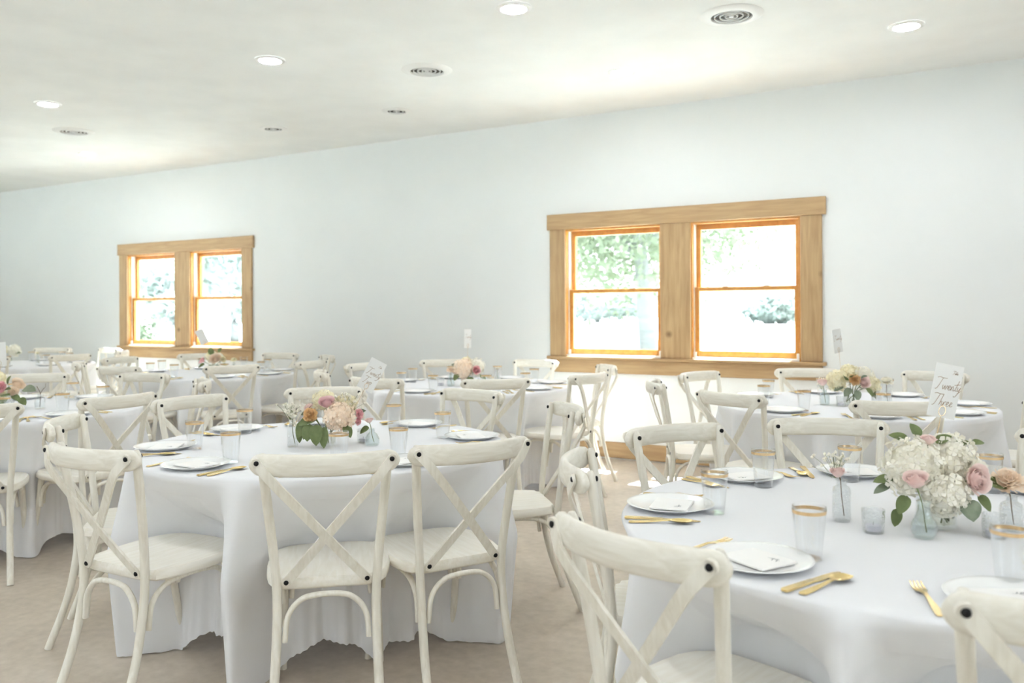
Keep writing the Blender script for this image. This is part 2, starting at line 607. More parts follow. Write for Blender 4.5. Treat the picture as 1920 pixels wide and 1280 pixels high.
# ------------------------------------------------------------------ ceiling lights and vents
ring_me = MB().lathe([(0.074, CZ - 0.004), (0.076, CZ - 0.012), (0.084, CZ - 0.014), (0.102, CZ - 0.006), (0.104, CZ - 0.0005)], 40).mesh('trim_ring', 'white_metal')
lens_me = MB().lathe([(0.0, CZ - 0.009), (0.045, CZ - 0.009), (0.074, CZ - 0.005)], 40).mesh('lens', 'lamp_lens')
for me in (ring_me, lens_me):
    for v in me.vertices: v.co.z -= CZ
LIGHTS = [(-2.38, 4.21, 'recessed ceiling light at the top centre of the photo'),
          (-2.34, 5.74, 'recessed ceiling light above the left half of the right window'),
          (-0.45, 5.71, 'recessed ceiling light nearest the top right corner'),
          (-4.32, 4.22, 'recessed ceiling light left of the large vent over the middle'),
          (-6.80, 4.16, 'recessed ceiling light near the left edge, higher of the two'),
          (-8.58, 5.69, 'recessed ceiling light nearest the left window, lowest of all')]
for gx in (-6.2, -4.3, -2.35, -0.45, 1.5, 3.4):      # unseen lights added to bring more light down on tables and floor
    for gy in (-1.8, 1.2, 4.2, 5.7):
        if gy < 2 or gx > 1:
            LIGHTS.append((gx, gy, 'recessed ceiling light added overhead, outside the view'))
for x, y, lb in LIGHTS:
    L = tag(empty('recessed_light', (x, y, CZ)), 'bright round ' + lb, 'ceiling light', 'recessed ceiling lights')
    link('trim_ring', ring_me, L)
    link('lens', lens_me, L)


def vent(x, y, R, label, nr):
    V = tag(empty('ceiling_vent', (x, y, CZ)), label, 'vent', 'round ceiling vents')
    k = R / 0.185
    MB().lathe([(0.118 * k, -0.003), (0.12 * k, -0.016 * k), (0.128 * k, -0.018 * k), (0.18 * k, -0.005), (0.185 * k, -0.0005)], 48).build('outer_flange', 'white_metal', V)
    MB().lathe([(0.0, -0.0015), (0.12 * k, -0.0015)], 40).build('duct_shade_disc', 'duct_shade', V)  # flat dark disc painted as the shade inside the duct; ceiling is uncut
    for i in range(nr):
        r = (0.022 + 0.094 * (i + 0.35) / nr) * k
        MB().lathe([(r, -0.003), (r, -0.013 * k), (r + 0.005 * k, -0.013 * k), (r + 0.005 * k, -0.003)], 40, close=True).build('louvre_ring', 'white_metal', V)
    MB().lathe([(0, -0.015 * k), (0.014 * k, -0.014 * k), (0.016 * k, -0.004), (0, -0.004)], 20).build('centre_cap', 'white_metal', V)


vent(-1.33, 4.97, 0.185, 'large round louvred ceiling vent at the top right, nearest of all', 3)
vent(-3.54, 4.98, 0.185, 'round louvred ceiling vent between the two windows, second largest', 3)
vent(-7.63, 4.92, 0.185, 'round louvred ceiling vent above the left window', 3)
vent(-4.49, 5.86, 0.125, 'small round ceiling vent below the middle louvred vent', 2)
vent(-5.92, 5.82, 0.125, 'small round ceiling vent right of the left window', 2)

# ------------------------------------------------------------------ outdoors
random.seed(4)
gmb = MB()
gmb.add([(-120, WY + 0.4, -0.25), (90, WY + 0.4, -0.25), (90, 160, -0.25), (-120, 160, -0.25)], [(0, 1, 2, 3)])
gmb.add([(-120, -60, -0.25), (90, -60, -0.25), (90, YB - 0.4, -0.25), (-120, YB - 0.4, -0.25)], [(0, 1, 2, 3)])
gmb.add([(XR + 0.4, YB - 0.4, -0.25), (90, YB - 0.4, -0.25), (90, WY + 0.4, -0.25), (XR + 0.4, WY + 0.4, -0.25)], [(0, 1, 2, 3)])
gmb.add([(-120, YB - 0.4, -0.25), (XL - 0.4, YB - 0.4, -0.25), (XL - 0.4, WY + 0.4, -0.25), (-120, WY + 0.4, -0.25)], [(0, 1, 2, 3)])
tag(gmb.build('lawn', 'grass_field', smooth=False), kind='structure')


def tree(name, x, y, h, crown, ctr, nleaf, lsize, label, trunk_r, lm='tree_leaf', seed=1, lean=0.0, group='trees outside the windows'):
    rng = np.random.default_rng(seed)
    t = tag(empty(name, (x, y, -0.25)), label, 'tree', group)
    if trunk_r > 0:
        mb = MB()
        mb.tube(smoothpath([(0, 0, -0.05), (lean * 0.3, 0, h * 0.2), (lean * 0.7, 0.1, h * 0.42), (lean, 0, h * 0.75)], 5),
                list(np.linspace(trunk_r * 1.15, trunk_r * 0.35, 16)), 10)
        for k in range(7):
            a = rng.uniform(0, 6.28); z0 = h * rng.uniform(0.28, 0.55)
            L = crown[0] * rng.uniform(0.5, 0.85)
            s = (lean * z0 / h / 0.75, 0.05, z0)
            mb.tube(smoothpath([s, (s[0] + math.cos(a) * L * 0.5, math.sin(a) * L * 0.5, z0 + L * 0.35), (s[0] + math.cos(a) * L, math.sin(a) * L, z0 + L * 0.6)], 4),
                    list(np.linspace(trunk_r * 0.42, trunk_r * 0.1, 9)), 7)
        mb.build('trunk', 'bark', t)
    # clustered leaves
    nc = max(20, nleaf // 60)
    cc = rng.normal(size=(nc, 3)); cc /= np.linalg.norm(cc, axis=1)[:, None]
    cc *= rng.uniform(0.25, 1.0, (nc, 1)) ** 0.5
    idx = rng.integers(0, nc, nleaf)
    P = (cc[idx] + rng.normal(size=(nleaf, 3)) * 0.13) * np.array(crown) + np.array(ctr)
    a = rng.normal(size=(nleaf, 3)); a /= np.linalg.norm(a, axis=1)[:, None]
    b2 = np.cross(a, rng.normal(size=(nleaf, 3))); b2 /= np.linalg.norm(b2, axis=1)[:, None]
    s = lsize * rng.uniform(0.6, 1.3, (nleaf, 1))
    V = np.stack([P - a * s, P + b2 * s * 0.45, P + a * s, P - b2 * s * 0.45], 1).reshape(-1, 3)
    Fc = np.arange(nleaf * 4).reshape(-1, 4)
    me = bpy.data.meshes.new('foliage')
    me.from_pydata(V.tolist(), [], Fc.tolist())
    me.materials.append(MATS[lm])
    fo = link('foliage', me, t)
    tag(fo, kind='stuff')
    return t


def at_far(px, Y):
    """room x at depth line y = Y for a photo column"""
    u = (px - 960) / F_PX
    # X/Z = u with X = x*EXv + y.., solve for x
    return Y * (u * EYv[1] - EXv[1]) / (EXv[0] - u * EYv[0])


Yt = 17.0
tree('shade_tree', at_far(1222, Yt), Yt, 8.5, (4.2, 3.6, 3.0), (-0.7, 0, 4.9), 26000, 0.095,
     'leafy shade tree with a grey trunk outside the right window', 0.21, seed=3, lean=-0.5)
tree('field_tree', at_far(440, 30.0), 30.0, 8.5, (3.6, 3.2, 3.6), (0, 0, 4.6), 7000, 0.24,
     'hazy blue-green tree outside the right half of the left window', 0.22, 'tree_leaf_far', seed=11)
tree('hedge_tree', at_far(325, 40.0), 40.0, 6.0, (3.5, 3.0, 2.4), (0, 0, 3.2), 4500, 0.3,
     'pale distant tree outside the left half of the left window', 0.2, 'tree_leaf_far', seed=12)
tree('garden_shrub', at_far(283, 10.5), 10.5, 1.4, (0.75, 0.6, 0.65), (0, 0, 0.75), 2600, 0.07,
     'leafy garden shrub low outside the left half of the left window', 0.03, seed=13, group='shrubs outside')
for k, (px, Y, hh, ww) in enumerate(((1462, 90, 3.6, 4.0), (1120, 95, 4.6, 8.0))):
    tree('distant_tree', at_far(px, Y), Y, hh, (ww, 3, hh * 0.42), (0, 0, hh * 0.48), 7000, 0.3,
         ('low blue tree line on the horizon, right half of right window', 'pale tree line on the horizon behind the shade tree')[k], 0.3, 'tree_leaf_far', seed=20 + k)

# ------------------------------------------------------------------ cross-back chair
def chair_meshes():
    M = {}
    # top rail, bowed backwards, rounded ends
    mb = MB()
    prof = []
    n = 28
    hw = 0.226
    ring = []
    seg = 14
    v, f = [], []
    for i in range(n + 1):
        s = -1 + 2 * i / n
        s = math.sin(s * math.pi / 2)
        x = hw * s
        y = -0.055 * (1 - (x / 0.2025) ** 2) - 0.006
        z = 0.843
        tx = Vector((1, 2 * 0.055 * x / 0.2025 ** 2, 0)).normalized()
        nb = Vector((-tx.y, tx.x, 0))
        e = max(0.0, (abs(x) - (hw - 0.036)) / 0.036)
        hh = 0.0345 * math.sqrt(max(0.0, 1 - e * e)) if e < 1 else 0.0
        hh = max(hh, 0.004)
        tt = 0.0145 * (0.55 + 0.45 * math.sqrt(max(0, 1 - e * e)))
        for k in range(seg):
            th = 2 * math.pi * k / seg
            cx_, sx_ = math.cos(th), math.sin(th)
            px_ = math.copysign(abs(cx_) ** 0.75, cx_) * tt
            pz_ = math.copysign(abs(sx_) ** 0.75, sx_) * hh
            q = Vector((x, y, z + pz_)) + nb * px_
            v.append(q)
    for i in range(n):
        for k in range(seg):
            k2 = (k + 1) % seg
            f.append((i * seg + k, (i + 1) * seg + k, (i + 1) * seg + k2, i * seg + k2))
    f.append(tuple(range(seg))); f.append(tuple(n * seg + k for k in range(seg - 1, -1, -1)))
    mb.add(v, f)
    M['top_rail'] = mb.mesh('top_rail', 'white_wood_h', angle=60)
    # rear posts = rear legs
    for sx, nm in ((-1, 'L'), (1, 'R')):
        pts = smoothpath([(sx * 0.192, 0.016, 0.872), (sx * 0.188, 0.026, 0.80), (sx * 0.171, 0.055, 0.62), (sx * 0.157, 0.073, 0.46),
                          (sx * 0.154, 0.068, 0.34), (sx * 0.159, 0.035, 0.18), (sx * 0.168, -0.03, 0.0)], 6)
        rad = [0.0075, 0.0125] + [0.0142] * (len(pts) - 2)
        M['rear_leg' + nm] = MB().tube(pts, rad, 12, up=(0, 1, 0), flat=1.05).mesh('rear_leg', 'white_wood', angle=70)
        pts = smoothpath([(sx * 0.160, 0.43, 0.435), (sx * 0.165, 0.455, 0.28), (sx * 0.176, 0.515, 0.0)], 5)
        M['front_leg' + nm] = MB().tube(pts, list(np.linspace(0.0165, 0.0125, len(pts))), 12, up=(0, 1, 0)).mesh('front_leg', 'white_wood', angle=70)
    # cross straps
    for sx, nm, off in ((-1, 'A', -0.0045), (1, 'B', 0.0045)):
        p0 = Vector((sx * 0.2045, -0.0255, 0.852)); p1 = Vector((-sx * 0.126, 0.068, 0.455))
        d = (p1 - p0)
        pts = []
        for i in range(19):
            t = i / 18
            q = p0 + d * t
            q.y = float(np.interp(t, (0, 0.05, 0.11, 0.2, 1.0), (-0.0265, -0.036, -0.0445, -0.0385, 0.0675))) + math.sin(t * math.pi) * off
            pts.append(q)
        dn = d.normalized()
        side = dn.cross(Vector((0, 1, 0.24)).normalized()).normalized()
        nrm = side.cross(dn).normalized()
        out = MB()
        w, th = 0.0145, 0.0042
        ext = []
        for i in range(-4, 19 + 4):
            if i < 0:
                a = (i + 4) / 4; c = pts[0] - dn * (w * (1 - a)); ww = w * math.sqrt(max(0.02, 1 - (1 - a) ** 2))
            elif i > 18:
                a = (i - 18) / 4; c = pts[-1] + dn * (w * a); ww = w * math.sqrt(max(0.02, 1 - a * a))
            else:
                c = pts[i]; ww = w
            ext.append((c, ww))
        vv, ff = [], []
        for c, ww in ext:
            vv += [c - side * ww - nrm * th, c + side * ww - nrm * th, c + side * ww + nrm * th, c - side * ww + nrm * th]
        m_ = len(ext)
        for i in range(m_ - 1):
            for k in range(4):
                k2 = (k + 1) % 4
                ff.append((i * 4 + k, i * 4 + k2, i * 4 + 4 + k2, i * 4 + 4 + k))
        ff.append((3, 2, 1, 0)); ff.append(tuple((m_ - 1) * 4 + k for k in range(4)))
        out.add(vv, ff)
        M['strap' + nm] = out.mesh('cross_strap', 'white_wood', angle=40)
    # seat
    half = [(0.0, 0.084), (0.10, 0.084), (0.138, 0.086), (0.146, 0.098), (0.172, 0.104), (0.187, 0.14), (0.199, 0.20), (0.205, 0.27), (0.206, 0.33),
            (0.202, 0.39), (0.186, 0.44), (0.155, 0.475), (0.10, 0.494), (0.0, 0.50)]
    outl = half + [(-x, y) for x, y in half[-2:0:-1]]
    cxy = (0.0, 0.29)
    levels = [(0.955, 0.424), (1.0, 0.432), (1.0, 0.452), (0.975, 0.4615), (0.86, 0.461), (0.6, 0.457), (0.3, 0.455)]
    v, f = [], []
    N = len(outl)
    for sc_, z in levels:
        v += [(cxy[0] + (x - cxy[0]) * sc_, cxy[1] + (y - cxy[1]) * sc_, z) for x, y in outl]
    for i in range(len(levels) - 1):
        for k in range(N):
            k2 = (k + 1) % N
            f.append((i * N + k, i * N + k2, (i + 1) * N + k2, (i + 1) * N + k))
    f.append(tuple(range(N - 1, -1, -1)))
    v.append((cxy[0], cxy[1], 0.4545)); c = len(v) - 1
    o = (len(levels) - 1) * N
    for k in range(N):
        f.append((o + k, o + (k + 1) % N, c))
    M['seat'] = MB().add(v, f).mesh('seat', 'seat_wood', angle=50)
    # bentwood arches under the seat
    def arch(a, b_, zlow, ztop, inset):
        a, b_ = Vector(a), Vector(b_)
        d = b_ - a
        pts = [a + Vector((0, 0, zlow)), a + d * inset * 0.12 + Vector((0, 0, zlow + (ztop - zlow) * 0.55)),
               a + d * inset * 0.55 + Vector((0, 0, zlow + (ztop - zlow) * 0.88)), a + d * 0.34 + Vector((0, 0, ztop)),
               a + d * 0.66 + Vector((0, 0, ztop)), b_ - d * inset * 0.55 + Vector((0, 0, zlow + (ztop - zlow) * 0.88)),
               b_ - d * inset * 0.12 + Vector((0, 0, zlow + (ztop - zlow) * 0.55)), b_ + Vector((0, 0, zlow))]
        return MB().tube(smoothpath(pts, 5), 0.0105, 10, up=(d.y, -d.x, 0.001), flat=0.85).mesh('arch_brace', 'white_wood', angle=70)
    M['archR'] = arch((-0.131, 0.062, 0), (0.131, 0.062, 0), 0.27, 0.412, 0.3)
    M['archF'] = arch((-0.140, 0.452, 0), (0.140, 0.452, 0), 0.28, 0.412, 0.3)
    M['archL'] = arch((-0.158, 0.085, 0), (-0.166, 0.430, 0), 0.27, 0.412, 0.28)
    M['archG'] = arch((0.158, 0.085, 0), (0.166, 0.430, 0), 0.27, 0.412, 0.28)
    # bolts
    M['bolt'] = MB().lathe([(0, 0.0055), (0.005, 0.005), (0.0075, 0.003), (0.0078, 0.0), (0.0078, -0.004)], 14).mesh('bolt', 'bolt_black')
    return M


CM = chair_meshes()


def bolt_mx(p, d):
    q = Vector(d).to_track_quat('Z', 'Y')
    return Matrix.Translation(p) @ q.to_matrix().to_4x4()


BOLTS = []
for sx in (-1, 1):
    BOLTS.append(bolt_mx((sx * 0.2035, -0.0315, 0.851), (sx * 0.25, -1, 0)))          # rear, through strap and rail
    BOLTS.append(bolt_mx((sx * 0.189, 0.0325, 0.851), (-sx * 0.2, 1, 0.05)))           # front, on the post
    BOLTS.append(bolt_mx((sx * 0.126, 0.063, 0.456), (0, -1, 0)))                     # strap foot on the seat edge
    BOLTS.append(bolt_mx((sx * 0.1455, 0.0735, 0.335), (sx * 0.2, 0.2, 0)))


def chair(x, y, rz, label, group):
    c = tag(empty('cross_back_chair', (x, y, 0), rz), label, 'chair', group)
    link('top_rail', CM['top_rail'], c)
    for s in 'LR':
        link('rear_leg', CM['rear_leg' + s], c)
        link('front_leg', CM['front_leg' + s], c)
    link('cross_strap', CM['strapA'], c)
    link('cross_strap', CM['strapB'], c)
    link('seat', CM['seat'], c)
    for s in 'RFLG':
        link('arch_brace', CM['arch' + s], c)
    for Mx in BOLTS[:3] + BOLTS[4:7]:
        link('bolt', CM['bolt'], c, Mx)
    return c


# ------------------------------------------------------------------ tables, chairs and settings: positions
ZT = 0.742      # top of the cloth
RT = 0.78


def ring(cx, cy, angs, r=1.08):
    out = []
    for a in angs:
        rr_ = r
        if isinstance(a, tuple): a, rr_ = a
        t = math.radians(a)
        out.append((cx + rr_ * math.cos(t), cy + rr_ * math.sin(t), None))
    return out


# (x, y, facing in degrees or None for "towards the centre")
TABLES = {
    'A': dict(c=(-2.51, 2.75), name='table Twenty Two', chairs=[
        (-2.56, 1.71, 1.5), (-1.80, 1.98, 40.0), (-1.52, 2.38, 59.9), (-1.69, 3.44, 131), (-2.47, 3.87, 171), (-3.30, 3.63, 221), (-3.57, 2.93, 266), (-3.30, 2.09, 314)]),
    'B': dict(c=(-0.18, 2.48), name='table Twenty Three', chairs=[
        (-1.02, 3.01, 237), (-0.56, 3.46, 199), (-0.62, 1.57, -19.7), (-1.045, 2.26, -66), (0.146, 1.534, None)] + ring(-0.18, 2.48, (65, 20, -20))),
    'C': dict(c=(-3.48, 5.42), name='the middle back table', chairs=ring(-3.48, 5.42, (-91, -48, -8, 38, 90, 134, 176, 225))),
    'D': dict(c=(-0.73, 5.36), name='the right back table', chairs=ring(-0.73, 5.36, (-115, -71, -26, 20, 69, 114, 162, (204, 1.14)))),
    'E': dict(c=(-5.10, 2.85), name='the left-edge table', chairs=ring(-5.10, 2.85, (-1, 51, 99, 141, 188, 233, 278, 323))),
    'F': dict(c=(-6.33, 5.42), name='the left-window table', chairs=ring(-6.33, 5.42, (-81, -32, 10, 55, 100, 145, 190, 234))),
    'G': dict(c=(-9.50, 5.45), name='the farthest table', chairs=ring(-9.50, 5.45, (-90, -45, -4, 42, 86, 130, 178, 225))),
}
DIRS = ['near', 'near right', 'right', 'far right', 'far', 'far left', 'left', 'near left']


def seat_names(c, chairs):
    bs = []
    for (x, y, *_r) in chairs:
        dx, dy = x - c[0], y - c[1]
        X = dx * EXv[0] + dy * EXv[1]; Z = dx * EYv[0] + dy * EYv[1]
        bs.append(math.degrees(math.atan2(X, -Z)) % 360)     # 0 = towards camera, 90 = right
    order = sorted(range(len(bs)), key=lambda i: bs[i])
    best = None
    for sh in range(8):
        err = 0
        for k, i in enumerate(order):
            d = (bs[i] - 45 * ((k + sh) % 8) + 180) % 360 - 180
            err += d * d
        if best is None or err < best[0]: best = (err, sh)
    names = [None] * len(bs)
    for k, i in enumerate(order):
        names[i] = DIRS[(k + best[1]) % 8]
    return names


def in_frame(x, y, z, m=60):
    u, v, Z = cam_uv(x, y, z)
    return Z > 0.3 and -m < u < 1920 + m and v < 1280 + 3 * m


for k, T in TABLES.items():
    T['seats'] = seat_names(T['c'], T['chairs'])
    for i, (x, y, fa) in enumerate(T['chairs']):
        if fa is None:
            fa = math.degrees(math.atan2(T['c'][1] - y, T['c'][0] - x)) - 90
        T['chairs'][i] = (x, y, fa)

# ------------------------------------------------------------------ tablecloths
def tablecloth(key, T, nth, seed):
    rng = np.random.default_rng(seed)
    cx, cy = T['c']
    th = np.linspace(0, 2 * np.pi, nth, endpoint=False)
    outer = np.full(nth, 0.86)
    lim = np.full(nth, 9.0)
    for (x, y, fa) in T['chairs']:
        a = math.radians(fa)
        ux = np.array([math.cos(a), math.sin(a)]); uy = np.array([-math.sin(a), math.cos(a)])
        o = np.array([cx - x, cy - y])
        ox, oy = (o @ ux), (o @ uy) - 0.29
        dx = np.cos(th) * ux[0] + np.sin(th) * ux[1]
        dy = np.cos(th) * uy[0] + np.sin(th) * uy[1]
        A, Bq = 0.224, 0.232
        qa = (dx / A) ** 2 + (dy / Bq) ** 2
        qb = 2 * (ox * dx / A ** 2 + oy * dy / Bq ** 2)
        qc = (ox / A) ** 2 + (oy / Bq) ** 2 - 1
        D = qb * qb - 4 * qa * qc
        t = np.where(D > 0, (-qb - np.sqrt(np.maximum(D, 0))) / (2 * qa), 9)
        lim = np.minimum(lim, np.where(t > 0, t, 9))
    tgt = np.minimum(lim, outer)
    touch = lim < 0.84
    # smooth but never beyond the seat
    kern = np.hanning(max(5, nth // 45)); kern /= kern.sum()
    def sm(x, k=kern):
        m_ = len(k); xx = np.concatenate([x[-m_:], x, x[:m_]])
        return np.convolve(xx, k, 'same')[m_:-m_]
    lo = tgt.copy()
    w_ = nth // 110
    for s in range(-w_, w_ + 1):
        lo = np.minimum(lo, np.roll(tgt, s))
    tgt_s = sm(lo)
    # fold noise
    fold = np.zeros(nth)
    for kf in range(9, 34):
        fold += rng.normal() / (kf ** 0.65) * np.cos(kf * th + rng.uniform(0, 6.28))
    fold /= fold.std()
    fine = np.zeros(nth)
    for kf in range(60, 120, 3):
        fine += rng.normal() * np.cos(kf * th + rng.uniform(0, 6.28)) / 6
    hi = np.zeros(nth)
    if nth > 500:
        hi = np.cos(nth / 6 * th) * 0.0022
    free = np.clip((tgt_s - 0.60) / 0.2, 0, 1)
    S = 0.765 + 0.012 * sm(rng.normal(size=nth), np.hanning(nth // 12) / np.hanning(nth // 12).sum()) * 6
    rows_top = [0.12, 0.3, 0.5, 0.66, 0.735, RT - 0.022, RT - 0.009, RT - 0.002]
    ztop = [0, 0, 0, 0, 0, 0, -0.0025, -0.009]
    V = [(cx, cy, ZT)]
    for r, dz in zip(rows_top, ztop):
        V += [(cx + r * c_, cy + r * s_, ZT + dz) for c_, s_ in zip(np.cos(th), np.sin(th))]
    ns = 30
    z = np.full(nth, ZT - 0.009); r = np.full(nth, RT - 0.002)
    s1 = 0.345
    for i in range(1, ns + 1):
        s = (i / ns) * S
        t1 = np.clip(s / s1, 0, 1)
        e1 = t1 ** 1.15
        base = (RT + 0.004) + (tgt_s - RT) * e1
        # below the seat the cloth hangs back a little, folds open towards the hem
        t2 = np.clip((s - s1) / (S - s1), 0, 1)
        base = base + (1 - free) * (0.015 * t2) - free * 0.03 * (t2)
        amp = (0.004 + 0.030 * t2 + 0.010 * t1) * (0.25 + 0.75 * free)
        rn = base + fold * amp + fine * 0.006 * t2
        rn = np.where(t1 < 0.25, np.maximum(rn, RT - 0.03), rn)
        dr = rn - r
        ds = S / ns
        dz = np.sqrt(np.maximum(ds * ds - dr * dr, (0.35 * ds) ** 2))
        z = np.maximum(z - dz, 0.004 + (hi if i == ns else 0) * 0.5 + 0.0015)
        if i == ns: z = z + hi
        r = rn
        V += [(cx + a_ * c_, cy + a_ * s_, b2) for a_, b2, c_, s_ in zip(r, z, np.cos(th), np.sin(th))]
    nr = len(rows_top) + ns
    Fc = [(0, 1 + k, 1 + (k + 1) % nth) for k in range(nth)]
    for i in range(nr - 1):
        o0, o1 = 1 + i * nth, 1 + (i + 1) * nth
        for k in range(nth):
            k2 = (k + 1) % nth
            Fc.append((o0 + k, o1 + k, o1 + k2, o0 + k2))
    mb = MB(); mb.v = V; mb.f = Fc
    # local origin at the table centre on the floor
    mb.v = [(x - cx, y - cy, z_) for x, y, z_ in mb.v]
    o = mb.build('tablecloth', 'linen', angle=80)
    o.location = (cx, cy, 0)
    return o


CL = {'A': 'white floor-length round tablecloth on table Twenty Two',
      'B': 'white round tablecloth on table Twenty Three, at the lower right',
      'C': 'white round tablecloth on the middle back-row table between the windows',
      'D': 'white round tablecloth on the right back-row table',
      'E': 'white round tablecloth on the table cut by the left edge',
      'F': 'white round tablecloth on the back-row table before the left window',
      'G': 'white round tablecloth on the farthest table at left'}
for n_, (k, T) in enumerate(TABLES.items()):
    tag(tablecloth(k, T, {'A': 900, 'B': 900}.get(k, 480), 30 + n_), CL[k], 'tablecloth', 'round white tablecloths')
    for (x, y, fa), sn in zip(T['chairs'], T['seats']):
        a = math.radians(fa)
        if in_frame(x - math.sin(a) * 0.2, y + math.cos(a) * 0.2, 0.6, 260):
            chair(x, y, a, 'off-white wooden cross-back chair at the %s seat of %s' % (sn, T['name']), 'cross-back dining chairs')

# ------------------------------------------------------------------ tableware meshes
plate_me = MB().lathe([(0, 0.004), (0.075, 0.004), (0.085, 0.006), (0.112, 0.0145), (0.122, 0.0165), (0.1235, 0.0155), (0.112, 0.0115), (0.086, 0.002), (0.08, 0.0), (0, 0.0)], 56).mesh('dinner_plate', 'porcelain', angle=60)
gm = MB().lathe([(0, 0.004), (0.0255, 0.004), (0.0268, 0.008), (0.0365, 0.118), (0.0368, 0.120), (0.0375, 0.120), (0.0378, 0.118), (0.0282, 0.004), (0.0275, 0.0), (0, 0.0)], 40)
glass_me = gm.mesh('tumbler', 'tumbler_clear', angle=50)
rim_me = MB().lathe([(0.0368, 0.1045), (0.0372, 0.1045), (0.0379, 0.1125), (0.0375, 0.1125)], 40, close=True).mesh('gold_band', 'gold_band')
nap = MB().box(-0.066, 0.066, -0.055, 0.055, 0, 0.002, 0.0008)
nap.box(-0.065, 0.066, -0.054, 0.054, 0.0022, 0.0042, 0.0008)
nap_me = nap.mesh('napkin', 'napkin_paper', smooth=False)
# printed sprig: a stem and six small leaves
spr = MB()
def ribbon(mb, pts, w, z=0.0):
    for a, b_ in zip(pts[:-1], pts[1:]):
        d = np.array(b_) - np.array(a); L = np.hypot(*d)
        if L < 1e-6: continue
        n = np.array([-d[1], d[0]]) / L * w / 2
        e_ = d / L * w * 0.3
        a2, b2 = np.array(a) - e_, np.array(b_) + e_
        q = [a2 + n, a2 - n, b2 - n, b2 + n]
        mb.add([(x, y, z) for x, y in q], [(0, 1, 2, 3)])
ribbon(spr, [(-0.016, 0), (-0.006, 0.002), (0.006, 0.002), (0.018, 0)], 0.0012)
for x, s in ((-0.008, 1), (-0.002, -1), (0.004, 1), (0.010, -1), (0.0, 1)):
    ribbon(spr, [(x, 0.001), (x + 0.004, s * 0.005), (x + 0.005, s * 0.009)], 0.002)
sprig_me = spr.mesh('printed_sprig', 'print_grey', smooth=False)


def strip(pts):
    """flatware body: list of (y, z, halfwidth, thickness)"""
    mb = MB(); v, f = [], []
    for (y, z, w, t) in pts:
        v += [(-w, y, z), (w, y, z), (w, y, z + t), (-w, y, z + t)]
    for i in range(len(pts) - 1):
        for k in range(4):
            k2 = (k + 1) % 4
            f.append((i * 4 + k, i * 4 + 4 + k, i * 4 + 4 + k2, i * 4 + k2))
    f.append((0, 1, 2, 3)); f.append(tuple((len(pts) - 1) * 4 + k for k in (3, 2, 1, 0)))
    return mb.add(v, f)


HAND = [(-0.095, 0.001, 0.005, 0.002), (-0.09, 0.001, 0.0085, 0.0025), (-0.06, 0.0015, 0.0075, 0.0028), (-0.02, 0.004, 0.0045, 0.003), (0.015, 0.007, 0.0032, 0.003)]
fk = strip(HAND + [(0.03, 0.006, 0.006, 0.002), (0.04, 0.004, 0.0115, 0.0018), (0.055, 0.003, 0.012, 0.0016)])
for i in range(4):
    x = -0.0102 + i * 0.0068
    fk.join(strip([(0.054, 0.003, 0.0019, 0.0016), (0.075, 0.004, 0.0017, 0.0016), (0.09, 0.008, 0.0011, 0.0012)]), Matrix.Translation((x, 0, 0)))
fork_me = fk.mesh('fork', 'gold', angle=35)
sp = strip(HAND)
v, f = [], []
ny, nx = 12, 8
for i in range(ny + 1):
    t = i / ny
    y = 0.012 + 0.062 * t
    w = 0.0195 * math.sqrt(max(0.0, 1 - ((t - 0.55) / 0.56) ** 2)) if t > 0.03 else 0.0035
    w = max(w, 0.0032)
    for j in range(nx + 1):
        s = -1 + 2 * j / nx
        depth = 0.0075 * (1 - s * s) * math.sin(min(1, max(0, t)) * math.pi) ** 0.7
        v.append((s * w, y, 0.0095 - depth - 0.0015 * t))
for i in range(ny):
    for j in range(nx):
        a = i * (nx + 1) + j
        f.append((a, a + 1, a + nx + 2, a + nx + 1))
sp.add(v, f)
spoon_me = sp.mesh('spoon', 'gold', angle=60)
kn = strip([(-0.1, 0.001, 0.006, 0.004), (-0.095, 0.001, 0.009, 0.0045), (-0.05, 0.001, 0.008, 0.0045), (0.0, 0.0015, 0.0065, 0.004), (0.008, 0.0015, 0.0085, 0.0018),
            (0.05, 0.0012, 0.0098, 0.0014), (0.085, 0.001, 0.0085, 0.001), (0.102, 0.001, 0.003, 0.0008)])
knife_me = kn.mesh('knife', 'gold', angle=35)

